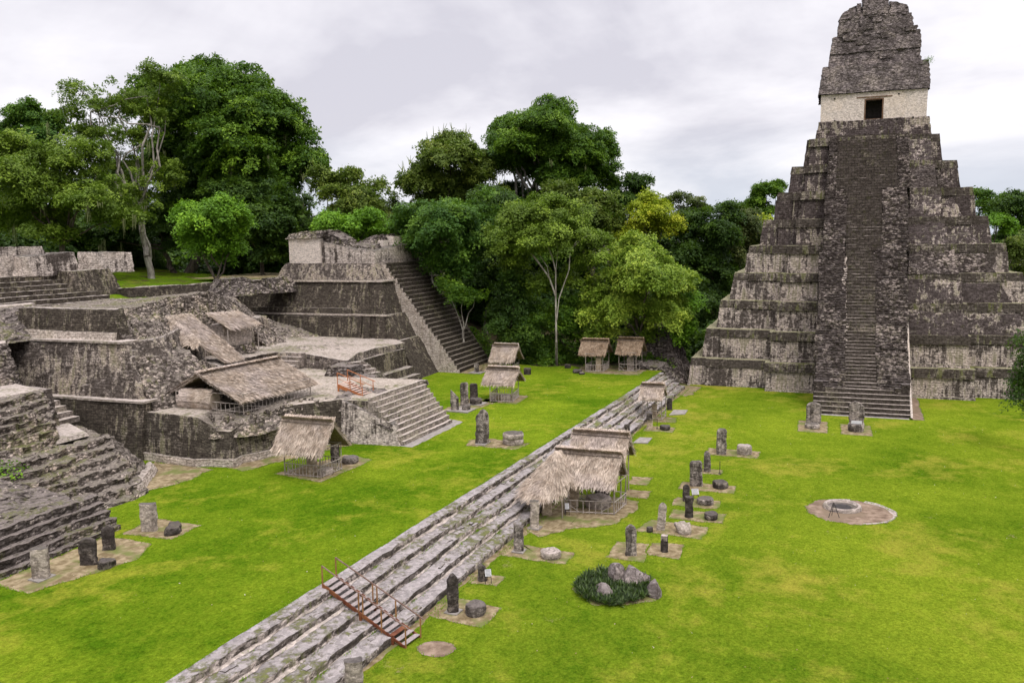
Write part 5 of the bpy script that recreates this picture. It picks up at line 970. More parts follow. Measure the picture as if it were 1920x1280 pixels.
altar('large two layered pale drum altar on the raised lawn beside the very tall slab', 68.8, 25.2, 2, .93, .52, 'altar_pale', 342, group='altars on the raised lawn'); altar('upper layer of the two layered pale drum altar', 68.8, 25.2, 2.5, .90, .52, 'stela_pale', 343, group='altars on the raised lawn')
stela('grey slab with a diagonally broken top, first of three in front of the stairway', 80.7, 36.1, 2, 2.12, .88, .4, 'broken', -72, 'stela', 344, slabr=.08, group=G2)
stela('middle and tallest slab of the three in front of the stairway', 83.3, 36.1, 2, 2.6, .9, .42, 'shoulder', -72, 'stela', 345, slabr=.08, group=G2)
stela('dark slab at the back right of the three in front of the stairway', 87.0, 36.55, 2, 1.85, .88, .42, 'shoulder', -72, 'stela_dark', 346, group=G2)
altar('small low drum on the slab in front of the tallest of three stones', 81.2, 35.0, 2.05, .45, .48, 'stela', 347, group='altars on the raised lawn'); altar('dark round altar beside the three stones on the raised lawn', 84.6, 35.3, 2.05, .66, .62, 'stela_dark', 348, group='altars on the raised lawn')
tb = MB(); tb.prism([(79.8, 34.3, 1.95), (82.0, 34.2, 1.95), (82.2, 36.6, 1.95), (80.0, 36.8, 1.95)], [(79.8, 34.3, 2.12), (82.0, 34.2, 2.12), (82.2, 36.6, 2.12), (80.0, 36.8, 2.12)], .4, Rough(.02, .01)); tb.prism([(83.8, 34.4, 1.95), (85.6, 34.3, 1.95), (85.7, 36, 1.95), (83.9, 36.1, 1.95)], [(83.8, 34.4, 2.09), (85.6, 34.3, 2.09), (85.7, 36, 2.09), (83.9, 36.1, 2.09)], .4, Rough(.02, .01)); tag(tb.build('stone_plinth', M['slab']), 'thin grey plinth slabs under the group of three stones', 'stone slab')
stela('small stone on a low slab at the foot of the broad dark stairway', 105.2, 43.7, 2, 1.3, .65, .45, 'round', -80, 'stela', 349, slabr=.1, slab_w=1.2, group=G2)
tb = MB(); tb.box(105.3, 105.9, 36.1, 36.9, 1.95, 2.88, .2, Rough(.03, .02)); tag(tb.build('dark_block', M['stela_dark']), 'dark square stone block on the back lawn right of the hidden shelter', 'stone block')
stela('pale thick rectangular slab with a dark top edge on the raised lawn at the left', 40.6, 39.5, 2, 1.78, 1.0, .5, 'flat', -66, 'stela_pale', 351, group=G2)
altar('long dark angular altar stone beside the pale rectangular slab', 40.8, 37.8, 2, .74, .5, 'stela_dark', 352, .62, 20, rough=.07, group='altars on the raised lawn')
stela('black pointed slab close to the steps of the left ruin', 37.2, 39.35, 2, 1.5, .68, .4, 'point', -66, 'stela_dark', 353, group=G2)
stela('broad black rounded slab beside a black altar at the left', 35.0, 38.6, 2, 1.58, .95, .38, 'round', -66, 'stela_dark', 354, group=G2)
altar('black oval altar in front of the broad black slab at the left', 35.0, 37.3, 2, .52, .45, 'stela_dark', 355, .8, 10, rough=.06, group='altars on the raised lawn')
stela('pinkish rough column at the far left on a thin slab', 32.65, 39.5, 2, 1.7, .85, .55, 'flat', -62, 'stela_pale', 356, slabr=.07, group=G2)
stela('tan pillar inside the near left thatched shelter', 55.5, 37.2, 2, 1.75, .72, .4, 'flat', -75, 'tan_stela', 361, group='stones under the shelters'); altar('pale round altar behind the rail of the near left shelter', 55.3, 35.9, 2, .62, .42, 'altar_pale', 362, group='altars under the shelters')
stela('dark slab just behind the near left thatched shelter', 58.5, 37.0, 2, 1.9, .7, .4, 'flat', -75, 'stela_dark', 363, group=G2); altar('round dark altar on bare soil right of the near left shelter', 58.9, 35.85, 2, .66, .48, 'stela', 364, group='altars on the raised lawn')
altar('pale round altar inside the middle lawn shelter', 87.3, 32.8, 2, .58, .7, 'altar_pale', 365, group='altars under the shelters')
stela('tan slab inside the left forest edge shelter', 110.6, 28.0, 2, 1.9, .8, .35, 'flat', -80, 'tan_stela', 366, group='stones under the shelters'); stela('pale slab inside the right forest edge shelter', 112.5, 24.0, 2, 1.95, .95, .35, 'round', -80, 'altar_pale', 367, group='stones under the shelters')
stela('tan pillar under the lean-to end of the largest shelter', 56.95, 18.3, 0, 1.75, .76, .5, 'flat', -70, 'tan_stela', 368, group='stones under the shelters'); stela('broad tan slab inside the largest shelter', 59.4, 17.0, 0, 1.75, .86, .4, 'flat', -75, 'tan_stela', 369, group='stones under the shelters')
altar('big round cream altar inside the largest shelter', 59.9, 15.2, 0, .95, .78, 'altar_pale', 370, rough=.03, group='altars under the shelters')
altar('dark altar seen through the back of the largest shelter', 62.8, 15.6, 0, .55, .7, 'stela_dark', 371, group='altars under the shelters')
altar('low flat boulder in front of the left forest edge shelter', 108.9, 30.5, 2, .85, .4, 'stela_dark', 372, .7, name='boulder', cat='boulder', group='boulders at the forest edge'); altar('dark boulder on the back lawn near the trees', 112.5, 32.9, 2, .45, .5, 'stela_dark', 373, name='boulder', cat='boulder', group='boulders at the forest edge')
altar('flat pale and mossy stone heap left of the forest edge shelters', 107.8, 29.6, 2, .6, .25, 'rubble', 374, .7, name='boulder', cat='boulder', group='boulders at the forest edge', rough=.1)

# round plastered fire ring
fr_ = thing('fire_ring', 'round white rimmed fire ring with a black centre in the dusty circle', 'fire ring', (64.9, -2.0, 0))
mb = MB(); aa = np.linspace(0, 2*math.pi, 61); prof = [(1.36, -.05), (1.34, .16), (1.28, .27), (1.18, .29), (1.08, .24), (1.0, .12)]
P = np.array([[(64.95+math.cos(a)*r_, -2.0+math.sin(a)*r_, z) for a in aa] for r_, z in prof]); P = P + vec3(P*1.5, 4)*.02; P[:, -1] = P[:, 0]; mb.grid(P, P[..., :2]); mb.build('rim', M['altar_pale'], fr_, smooth=True)
mb = MB(); prof = [(1.02, .13), (.8, .09), (.62, .05)]; P = np.array([[(64.95+math.cos(a)*r_, -2.0+math.sin(a)*r_, z) for a in aa] for r_, z in prof]); mb.grid(P, P[..., :2]); mb.build('sooty_floor', M['stela'], fr_, smooth=True)
mb = MB(); prof = [(.64, .052), (.45, -.02), (.3, .02), (.02, .0)]; P = np.array([[(64.95+math.cos(a)*r_, -2.0+math.sin(a)*r_, z) for a in aa] for r_, z in prof]); P = P + np.array([0, 0, .05]); mb.grid(P, P[..., :2]); mb.build('ash_pit', M['iron'], fr_, smooth=True)

# signs, posts
def easel(label, x, y, z, rot, h=1.0, w=.5, panel=True, mat='iron', lines=5):
    root = thing('easel_sign', label, 'sign', (x, y, z)); c, s_ = math.cos(R(rot)), math.sin(R(rot))
    def p(u, v, hh): return (x+u*c-v*s_, y+u*s_+v*c, z+hh)
    for u in (-1, 1):
        mb = MB(); mb.bar(p(u*w*.5, -.18, 0), p(u*w*.42 if panel else 0.02*u, .0, h), .022, n=4); mb.build('leg', M[mat], root)
    mb = MB(); mb.bar(p(0, .35, 0), p(0, .02, h*.95), .02, n=4); mb.build('leg', M[mat], root)
    mb = MB(); mb.bar(p(-w*.46, -.09, h*.45), p(w*.46, -.09, h*.45), .02, n=4); mb.bar(p(-w*.25, -.05, h*.7), p(w*.25, -.05, h*.7), .015, n=4); mb.build('cross_bar', M[mat], root)
    if panel:
        mb = MB(); mb.prism([p(-w*.5, -.20, h*.55), p(w*.5, -.20, h*.55), p(w*.5, -.17, h*.53), p(-w*.5, -.17, h*.53)], [p(-w*.5, -.02, h*.98), p(w*.5, -.02, h*.98), p(w*.5, .01, h*.96), p(-w*.5, .01, h*.96)], .5, None); pn = mb.build('panel', M['sign_face'], root)
        mb = MB()
        for k in range(lines):
            t = .12+.76*k/(lines-1); yy = -.20+.18*t-.004; zz = h*(.55+.43*t)
            mb.prism([p(-w*.4, yy-.006, zz-.008), p(w*(.4-.1*(k % 2)), yy-.006, zz-.008), p(w*(.4-.1*(k % 2)), yy+.004, zz-.008), p(-w*.4, yy+.004, zz-.008)], [p(-w*.4, yy-.002, zz+.008), p(w*(.4-.1*(k % 2)), yy-.002, zz+.008), p(w*(.4-.1*(k % 2)), yy+.008, zz+.008), p(-w*.4, yy+.008, zz+.008)], .5, None)
        mb.build('text_lines', M['ink'], pn)
    return root
easel('bare dark A shaped stand in front of the white rimmed fire ring', 62.6, -1.35, 0, -75, 1.05, .75, False)
easel('small black easel with a grey information panel in the row of slabs', 63.5, 8.55, 0, -60, .95, .55)
easel('small tilted information panel leaning by the stumpy dark stone', 44.1, 17.85, 0, -60, .85, .36)
easel('small grey panel on a short stand beside the post in the steps shelter', 57.3, 16.9, 0, -60, .9, .3)
def iron_post(label, x, y, z, h):
    root = thing('barrier_post', label, 'post', (x, y, z), 'thin iron posts'); mb = MB(); mb.bar((x, y, z), (x, y, z+h), .025); mb.build('rod', M['iron'], root); mb = MB(); mb.bar((x, y, z), (x, y, z+.06), .14, .12, n=12); mb.build('foot', M['iron'], root); mb = MB(); mb.bar((x-.06, y, z+h), (x+.06, y, z+h), .02); mb.build('eyelet', M['iron'], root)
iron_post('thin iron post beside the slender knobbly stone', 71.5, 7.55, 0, 1.1); iron_post('thin iron post beside the dark ring altar near the steps', 87.0, 15.7, 0, 1.05)

# ------------------------------------------------------------------ wooden stairs
def stair(name, label, top_a, top_b, bot_a, bot_b, n, mats, rail_h=.95, posts=(0, .45, .5, .72, 1.0), th=.24, supports=()):
    """a = near side, b = far side; stringers from top to bottom"""
    ta, tb_, ba, bb = [np.array(p, float) for p in (top_a, top_b, bot_a, bot_b)]; root = thing(name, label, 'wooden stairs', tuple((ba+bb)/2)); u = np.array([0, 0, 1.])
    for (t_, b_) in ((ta, ba), (tb_, bb)):
        mb = MB(); d = (tb_-ta)/np.linalg.norm(tb_-ta)*.03
        mb.prism([t_-d-u*th, b_-d-u*th*.6, b_+d-u*th*.6, t_+d-u*th], [t_-d, b_-d, b_+d, t_+d], .8, None); mb.build('stringer', M[mats[0]], root)
    run = (ba-ta); L_ = np.linalg.norm(run[:2]); dn = np.array([run[0], run[1], 0])/L_
    for k in range(n):
        t = (k+.5)/n; ca = ta+(ba-ta)*t; cb = tb_+(bb-tb_)*t; w_ = L_/n*.42; z = u*.015
        if k == 0: w_ *= 1.3
        mb = MB(); mb.prism([ca-dn*w_-u*.03+z, ca+dn*w_-u*.03+z, cb+dn*w_-u*.03+z, cb-dn*w_-u*.03+z], [ca-dn*w_+z, ca+dn*w_+z, cb+dn*w_+z, cb-dn*w_+z], .5, None); mb.build('tread', M[mats[1] if k != n-3 or mats[1] != 'tread' else 'stair_wood'], root)
    for (t_, b_) in ((ta, ba), (tb_, bb)):
        mb = MB(); mb.bar(t_+u*rail_h, b_+u*rail_h+dn*.2, .04, n=4, sq=True)
        if mats[2] == 'ochre_wood': mb.bar(t_+u*rail_h*.5, b_+u*rail_h*.5, .025, n=4, sq=True)
        mb.build('handrail', M[mats[3]], root)
        for t in posts: q = t_+(b_-t_)*t; mb = MB(); mb.bar(q-u*th, q+u*rail_h, .04, sq=True); mb.build('post', M[mats[2]], root)
    for (t, zz) in supports:
        for (t_, b_) in ((ta, ba), (tb_, bb)): q = t_+(b_-t_)*t; mb = MB(); mb.bar((q[0], q[1], zz), (q[0], q[1], q[2]-.05), .09, sq=True); mb.build('leg', M[mats[0]], root)
    return root
stair('wooden_stairs', 'long reddish wooden stairs with handrails crossing the stone steps at the bottom', (36.25, 24.0, 2.3), (37.5, 23.95, 2.3), (35.35, 18.75, .08), (36.6, 18.55, .08), 15, ('stair_wood', 'tread', 'stair_post', 'stair_rail'), supports=((.07, 1.6), (.47, .8), (.85, 0)))
stair('wooden_stairs', 'short orange brown wooden stairs with handrails on the stone ruin', (68.9, 43.0, 6.55), (70.9, 43.1, 6.55), (67.6, 39.5, 5.85), (69.3, 39.3, 5.85), 8, ('ochre_wood', 'ochre_tread', 'ochre_wood', 'ochre_wood'), rail_h=1.05, posts=(0, .5, .97), th=.38, supports=((.03, 5.6), ))

# ------------------------------------------------------------------ rock garden
def rock(label, x, y, rx, ry, h, seed, rot=0, lean=(0, 0), name='boulder', mat='rock', group='boulders in the planted bed', sharp=2.4):
    mb = MB(); nu, nv = 30, 18; a = np.linspace(0, 2*math.pi, nu+1)[:, None]; b = np.linspace(-.25, .5, nv+1)[None, :]*math.pi
    cb = np.abs(np.cos(b))**.62; sb = np.sign(np.sin(b))*np.abs(np.sin(b))**.85; P = np.stack([np.cos(a)*cb*rx, np.sin(a)*cb*ry, np.maximum(sb, -.3)*h + a*0], -1)
    D_ = P/np.linalg.norm(P, axis=-1, keepdims=True); P = P*(1 + .16*vnoise(D_*1.5, seed)[..., None] + .10*vnoise(D_*3.6, seed+2)[..., None]) + vec3(P*5, seed+5)*.02
    for k in range(6):                                    # planar facets
        nrm = np.array([math.cos(k*2.1+seed), math.sin(k*2.1+seed), (-.1, .9, .1, .5, 0., 1.6)[k]]); nrm /= np.linalg.norm(nrm); dd = P@(nrm/np.array([rx, ry, h])); lim = .84
        ex = np.maximum(dd-lim, 0); P = P - (nrm*np.array([rx, ry, h]))*ex[..., None]*.9
    P[-1] = P[0]; P = P*1.15; P[..., 0] += P[..., 2]*lean[0]; P[..., 1] += P[..., 2]*lean[1]
    mb.grid(P, P[..., :2]); o = mb.build(name, M[mat], None, smooth=False); o.location = (x, y, 0); o.rotation_euler = (0, 0, R(rot)); return tag(o, label, 'boulder', group)
rock('long grey boulder leaning at the front left of the planted bed', 44.6, 11.0, .75, .40, .62, 401, 40, (-.3, .1))
rock('pointed angular boulder at the back left of the planted bed', 46.7, 10.75, .55, .5, .95, 402, 20)
rock('biggest rounded boulder in the middle of the planted bed', 46.4, 9.75, .72, .66, .92, 403, 30, (.1, -.1))
rock('knobbly boulder against the right side of the biggest one', 46.5, 9.2, .42, .40, .7, 404, 0)
rock('curved boulder with a white foot at the right edge of the planted bed', 45.7, 8.35, .85, .36, .62, 405, 15)
pl_c = []; rg = np.random.default_rng(77)
while len(pl_c) < 170:
    x, y = rg.uniform(42.6, 48.8), rg.uniform(7.9, 13.2); u = (x-45.6)/2.45; v = (y-10.7)/2.15
    if u*u+v*v > .98: continue
    if any(abs(x-a)*1.0 < .45 and abs(y-b) < .42 for a, b in ((44.7, 10.95), (46.6, 10.75), (46.2, 9.85), (46.0, 8.25))): continue
    if any((x-a)**2+(y-b)**2 < .055 for a, b in pl_c): continue
    pl_c.append((x, y))
protos = []
for k in range(3):
    mb = MB(); 
    for j in range(26):
        a = rg.uniform(0, 6.28); el = rg.uniform(.35, 1.35); ln = rg.uniform(.34, .52); d = np.array([math.cos(a)*math.cos(el), math.sin(a)*math.cos(el), math.sin(el)]); s_ = np.array([-math.sin(a), math.cos(a), 0])*.032
        b0 = np.array([0, 0, .0]); m1 = b0+d*ln*.55; m2 = b0+d*ln+np.array([0, 0, -.05])
        mb.raw([b0-s_*.4, b0+s_*.4, m1+s_, m1-s_, m2+s_*.2, m2-s_*.2], [(0, 1, 2, 3), (3, 2, 4, 5)], None, rg.uniform(.1, 1.))
    protos.append(mb)
po = []
for k, pm in enumerate(protos):
    x, y = pl_c[k]; o = pm.build('rosette_plant', M['garden_leaf']); tag(o, 'dark green rosette plant in the bed of boulders', 'plant', 'rosette plants in the bed of boulders'); o.location = (x, y, .02); po.append(o)
for k, (x, y) in enumerate(pl_c[3:]):
    o = po[k % 3].copy(); COL.objects.link(o); o.location = (x, y, .02 + rg.uniform(0, .12)); o.rotation_euler = (rg.normal(0, .15), rg.normal(0, .15), rg.uniform(0, 6.28)); s_ = rg.uniform(.8, 1.35); o.scale = (s_, s_, s_)
# ------------------------------------------------------------------ trees
# (label, distance class, trunk foot, trunk radius, bark, crown masses (x, y, z, horizontal radius, vertical radius), leaves, leaf size, density, extras)
TREES = [
    ('huge dense dark green tree towering over the left ruins', 150, (121.57, 105.88, 15.49), 0.9, 'bark', [(122.49, 95.9, 38.69, 11.85, 9.96), (123.9, 108.04, 45.05, 7.11, 5.88), (131.2, 94.02, 39.55, 7.59, 7.59), (126.84, 96.54, 46.98, 5.69, 3.98), (126.5, 104.16, 48.86, 5.69, 3.79), (128.5, 104.66, 31.73, 11.38, 6.64), (129.76, 86.54, 34.84, 4.55, 4.74), (123.51, 109.59, 35.83, 6.16, 7.11), (132.63, 90.38, 41.38, 3.79, 4.27), (127.89, 90.45, 30.71, 6.64, 5.69)], 'mid', 0.5, 1.15, {'moss': 60}),
    ('airy olive tree with open feathery crown and pale trunk at the left', 132, (105.1, 98.43, 16.35), 0.55, 'bark_pale', [(102.97, 107.94, 44.04, 4.59, 1.67), (104.78, 106.34, 41.38, 6.68, 3.5), (107.95, 103.87, 44.53, 4.17, 2.0), (102.32, 110.87, 40.13, 3.34, 1.84), (105.1, 105.51, 36.49, 6.68, 3.34), (108.64, 101.32, 38.3, 3.75, 4.59), (108.1, 97.09, 45.27, 4.17, 3.0), (108.99, 97.27, 40.15, 3.75, 4.17), (107.77, 105.36, 31.75, 6.68, 2.92), (105.01, 99.86, 27.26, 5.01, 2.5), (107.98, 98.08, 31.47, 4.17, 3.34)], 'airy', 0.34, 0.55, {'limbs': [(104.73, 98.89, 23.14), (104.76, 102.28, 33.05), (107.33, 96.98, 37.9), (103.94, 107.16, 40.51), (107.21, 99.06, 42.86)], 'moss': 14, 'airy': 1}),
    ('wide mid green tree spreading over the walled platform at the left', 122, (93.12, 102.86, 19.25), 0.5, 'bark', [(90.05, 105.31, 29.78, 7.33, 3.86), (94.76, 101.31, 32.19, 6.17, 3.47), (93.59, 109.01, 24.75, 6.94, 3.47), (93.2, 98.23, 26.36, 6.55, 3.08), (92.21, 110.52, 33.91, 3.86, 2.7), (97.71, 97.07, 24.57, 4.63, 2.31), (91.83, 103.67, 21.94, 4.63, 1.7)], 'airy', 0.38, 0.95, {'moss': 14, 'limbs': [(91.42, 106.48, 24.64), (93.96, 100.05, 26.06)]}),
    ('bluish dark tree behind at the upper left corner', 190, (142.71, 166.99, 20.13), 0.6, 'bark', [(143.6, 167.44, 47.25, 5.04, 4.32), (146.87, 164.06, 47.21, 4.08, 3.12), (144.44, 173.68, 43.94, 3.84, 3.6), (143.26, 165.31, 41.3, 7.21, 4.8)], 'blue', 0.55, 1.1, {}),
    ('low bright green tree in front of the dark trees left of the broken temple', 116, (95.39, 78.09, 16.45), 0.3, 'bark', [(94.39, 77.25, 23.31, 4.55, 3.3), (94.8, 80.43, 20.86, 3.08, 2.35), (96.95, 77.35, 19.56, 3.08, 1.91), (94.27, 81.54, 24.12, 2.2, 2.2), (97.08, 75.5, 22.24, 2.57, 2.57)], 'bright', 0.36, 1.25, {}),
    ('dark tree filling the gap left of the broken white temple', 138, (116.07, 85.95, 16.11), 0.4, 'bark', [(114.78, 84.61, 22.56, 5.41, 5.23), (118.22, 81.82, 25.13, 3.93, 5.41), (117.7, 89.63, 27.48, 5.23, 4.36), (116.26, 82.81, 19.11, 3.49, 3.05), (115.61, 91.18, 27.44, 4.36, 3.93)], 'dark', 0.45, 1.1, {}),
    ('shadowy tree under the huge dark crown at the left', 148, (119.36, 106.24, 16.04), 0.5, 'bark', [(117.35, 107.25, 24.36, 5.61, 5.61), (121.37, 103.56, 28.96, 6.55, 4.68), (118.34, 115.48, 21.74, 5.61, 3.74), (113.33, 118.82, 21.79, 5.61, 3.27)], 'dark', 0.5, 0.8, {'moss': 30}),
    ('yellowish green tree behind the broken white temple', 140, (121.61, 78.53, 21.37), 0.4, 'bark_pale', [(121.78, 72.93, 26.72, 5.31, 4.25), (122.76, 77.45, 29.51, 3.01, 2.83), (125.9, 71.36, 25.96, 3.54, 3.72), (123.29, 73.69, 30.27, 3.19, 1.95), (125.72, 70.12, 29.41, 2.3, 1.77)], 'olive', 0.42, 1.15, {'limbs': [(121.6, 76.92, 25.1)]}),
    ('bright leafy tree just over the notch of the broken white temple', 128, (112.28, 67.6, 17.82), 0.3, 'bark', [(111.13, 66.72, 22.21, 4.21, 2.1), (113.74, 64.56, 22.99, 3.24, 2.02), (112.36, 70.7, 22.69, 2.02, 2.02), (113.91, 61.97, 21.75, 2.43, 1.62), (115.89, 59.38, 22.52, 3.24, 2.02)], 'bright', 0.38, 1.2, {}),
    ('dark tree on the skyline left of the middle group', 165, (148.13, 78.9, 20.17), 0.4, 'bark', [(147.85, 78.17, 26.84, 2.29, 2.92), (148.73, 77.91, 24.29, 3.13, 2.61)], 'brown', 0.45, 0.8, {}),
    ('round topped olive tree at the left of the middle group', 158, (143.8, 66.33, 9.13), 0.7, 'bark', [(144.43, 64.35, 34.59, 6.99, 4.99), (144.73, 70.03, 30.46, 4.49, 4.79), (149.88, 61.88, 32.45, 4.99, 4.19), (146.38, 64.6, 37.67, 4.49, 2.2), (144.34, 72.58, 31.02, 2.5, 2.5), (149.72, 66.32, 28.1, 8.99, 4.99), (148.09, 58.02, 27.79, 3.99, 3.0)], 'olive', 0.48, 1.1, {'spiky': 1}),
    ('tallest tree of the middle group with gaps in its broad crown', 165, (156.24, 52.61, 8.4), 1.0, 'bark_pale', [(155.93, 52.17, 37.98, 8.87, 6.26), (162.06, 44.4, 35.14, 6.47, 6.05), (159.47, 57.81, 36.55, 5.21, 5.21), (157.25, 53.65, 41.7, 7.51, 3.96), (161.78, 50.21, 44.59, 5.01, 2.71), (159.27, 59.92, 40.25, 4.17, 3.55), (160.65, 46.13, 38.34, 6.26, 4.69), (164.13, 41.72, 35.19, 4.38, 4.69), (162.46, 55.51, 35.66, 7.82, 4.38), (159.67, 46.96, 31.5, 8.34, 3.96), (164.55, 39.68, 31.53, 2.92, 3.13), (155.41, 60.2, 35.3, 2.71, 3.13), (164.29, 40.68, 38.73, 2.29, 1.88), (162.86, 48.37, 43.08, 2.09, 2.09)], 'mid', 0.46, 1.35, {'limbs': [(157.56, 54.42, 32.16), (157.22, 56.99, 36.83), (159.19, 53.22, 41.4), (159.88, 49.15, 35.17), (161.77, 44.31, 36.13)], 'moss': 20}),
    ('bluish green tree leaning over the right end of the broken white temple', 127, (115.21, 53.22, 8.07), 0.45, 'bark_pale', [(114.23, 52.82, 22.76, 6.26, 3.85), (115.4, 57.3, 23.66, 3.37, 2.89), (119.2, 50.72, 20.78, 4.98, 4.01), (115.19, 51.7, 16.07, 4.17, 3.61), (114.89, 58.89, 21.7, 2.25, 2.01), (120.24, 48.89, 23.98, 3.21, 3.61), (114.87, 55.41, 18.87, 3.21, 2.41)], 'blue', 0.38, 1.15, {'limbs': [(115.6, 51.49, 14.47), (116.61, 50.1, 18.4)]}),
    ('dark tree in the middle of the slope behind the broad stairway', 142, (130.85, 52.66, 3.0), 0.5, 'bark_pale', [(131.49, 50.68, 20.79, 4.67, 4.94), (131.55, 53.22, 13.72, 4.31, 4.94), (134.1, 49.45, 10.0, 4.04, 4.04), (132.53, 50.99, 26.07, 4.94, 3.59), (130.77, 55.4, 10.17, 3.59, 3.59)], 'dark', 0.42, 1.05, {}),
    ('open tree with pale forked limbs at the edge of the lawn', 122, (115.93, 35.61, 5.25), 0.32, 'bark_pale', [(114.97, 36.23, 19.82, 5.4, 3.08), (116.51, 39.09, 23.66, 5.4, 2.62), (119.72, 35.25, 22.87, 4.78, 2.31), (114.16, 41.96, 20.65, 3.7, 2.93), (119.29, 31.53, 19.73, 3.7, 2.93), (116.33, 41.98, 16.79, 3.24, 2.16), (118.1, 31.62, 16.7, 2.62, 1.54), (118.3, 37.23, 25.34, 3.86, 1.7), (118.73, 34.2, 14.36, 2.31, 1.85), (115.66, 38.11, 13.73, 2.31, 1.7)], 'airy', 0.32, 1.1, {'fork': [[(113.55, 34.88, 5.56), (114.28, 35.13, 11.93), (114.27, 36.05, 14.49), (114.04, 37.39, 16.46), (113.7, 39.16, 18.81)], [(114.11, 35.09, 10.43), (114.7, 35.23, 15.46), (114.77, 35.79, 17.56), (114.69, 36.77, 19.75), (114.46, 38.1, 21.72), (113.94, 39.6, 21.97)], [(113.93, 34.89, 8.56), (114.39, 34.69, 11.55), (115.36, 33.46, 15.58), (115.74, 33.4, 18.35), (116.24, 32.51, 19.69)], [(114.7, 35.23, 15.46), (115.14, 35.03, 18.3), (115.25, 35.52, 20.56)], [(115.74, 33.4, 18.35), (116.53, 31.81, 19.98), (117.01, 30.69, 20.49)], [(114.27, 36.05, 14.49), (114.36, 36.38, 16.07), (114.11, 37.87, 18.34)]]}),
    ('large light green tree with spreading fluffy crown at the lawn edge', 120, (118.05, 22.66, 1.55), 0.5, 'bark', [(116.6, 22.82, 14.12, 6.22, 4.55), (118.28, 26.6, 17.42, 3.79, 2.88), (121.93, 19.24, 13.49, 3.19, 3.79), (116.21, 27.26, 10.38, 3.34, 2.88), (119.63, 21.1, 9.43, 4.4, 2.88), (117.94, 30.01, 12.5, 2.58, 3.03), (118.72, 24.4, 19.27, 3.34, 1.9), (116.62, 28.91, 6.51, 2.28, 2.12), (119.66, 24.54, 6.67, 3.41, 2.12), (115.84, 30.26, 9.23, 2.12, 1.82)], 'light', 0.34, 1.25, {}),
    ('yellow green flowering tree rising behind the light green one', 150, (148.56, 28.57, 5.41), 0.4, 'bark', [(149.18, 28.79, 24.37, 3.6, 2.65), (149.39, 31.2, 21.91, 3.41, 2.28), (152.27, 26.78, 21.86, 3.22, 2.84), (150.28, 29.01, 26.83, 2.28, 1.33), (148.72, 33.45, 20.53, 2.47, 1.52)], 'yellow', 0.38, 1.4, {}),
    ('narrow dark pointed tree right of the tallest middle tree', 165, (162.17, 34.85, 4.0), 0.5, 'bark', [(164.46, 34.16, 30.0, 2.71, 2.29), (163.76, 37.37, 26.28, 3.75, 3.75), (166.74, 33.25, 26.99, 3.55, 3.13), (161.47, 38.94, 22.67, 4.17, 3.65), (165.65, 34.62, 30.39, 1.46, 1.88)], 'dark', 0.45, 1.1, {}),
    ('thin brownish tree with open clumps on the skyline', 172, (172.77, 26.11, 3.17), 0.45, 'bark_pale', [(174.24, 27.67, 27.96, 2.39, 1.63), (176.09, 24.71, 27.09, 2.83, 1.63), (176.41, 26.35, 24.77, 3.26, 1.74), (176.11, 22.78, 25.54, 1.96, 1.52), (174.59, 29.33, 26.41, 1.74, 1.52)], 'brown', 0.42, 0.85, {'airy': 1}),
    ('broad dark green tree between the yellow tree and the big pyramid', 152, (154.36, 17.1, 1.23), 0.6, 'bark', [(154.48, 17.4, 20.3, 4.61, 4.04), (155.07, 21.23, 21.31, 3.84, 3.65), (156.83, 19.0, 14.55, 5.0, 5.0), (152.96, 22.3, 16.59, 3.84, 3.84), (157.62, 16.41, 24.57, 3.84, 1.73), (156.7, 18.43, 8.74, 4.8, 4.32), (152.06, 21.07, 3.31, 3.36, 3.84)], 'dark', 0.45, 1.1, {}),
    ('olive brown tree close to the left flank of the big pyramid', 158, (162.46, 13.67, 4.39), 0.5, 'bark', [(162.77, 14.0, 21.23, 3.6, 3.4), (162.78, 15.84, 16.32, 4.19, 4.39), (166.04, 11.81, 19.22, 2.8, 3.4), (163.71, 13.65, 24.18, 3.4, 1.4), (162.82, 14.77, 10.35, 3.5, 3.99)], 'brown', 0.45, 1.1, {}),
    ('small leaning tree on the skyline just left of the big pyramid', 215, (225.42, 14.78, 21.62), 0.35, 'bark', [(225.03, 13.0, 30.93, 4.62, 2.17), (225.45, 16.23, 28.65, 3.53, 2.17), (228.76, 11.28, 32.13, 2.45, 1.63), (223.87, 18.04, 27.04, 2.72, 1.63), (226.21, 14.27, 26.34, 6.12, 1.9)], 'mid', 0.55, 1.0, {}),
    ('yellowish tree crown low beside the flank of the big pyramid', 185, (193.07, 13.1, 15.6), 0.35, 'bark', [(190.9, 15.32, 22.57, 4.68, 2.1), (193.86, 12.16, 21.97, 3.98, 1.87), (193.08, 17.15, 20.3, 3.04, 2.1), (192.36, 12.56, 19.08, 3.51, 2.34)], 'yellow', 0.5, 0.8, {}),
    ('mid green tree between middle group and yellow tree', 150, (145.48, 37.03, 5.53), 0.5, 'bark', [(145.61, 37.03, 24.3, 4.74, 3.6), (146.62, 40.2, 26.27, 3.79, 2.84), (148.82, 35.89, 20.57, 3.41, 2.84), (144.88, 42.62, 28.13, 3.79, 2.47)], 'olive', 0.44, 1.1, {}),
    ('dark understorey tree behind the two forest edge shelters', 126, (121.63, 30.15, 0.72), 0.35, 'bark', [(119.39, 33.61, 8.06, 3.98, 3.82), (119.3, 36.9, 4.02, 3.03, 2.23), (122.81, 30.44, 4.59, 2.71, 2.07), (117.85, 39.72, 8.09, 3.19, 3.19)], 'mid', 0.36, 1.0, {}),
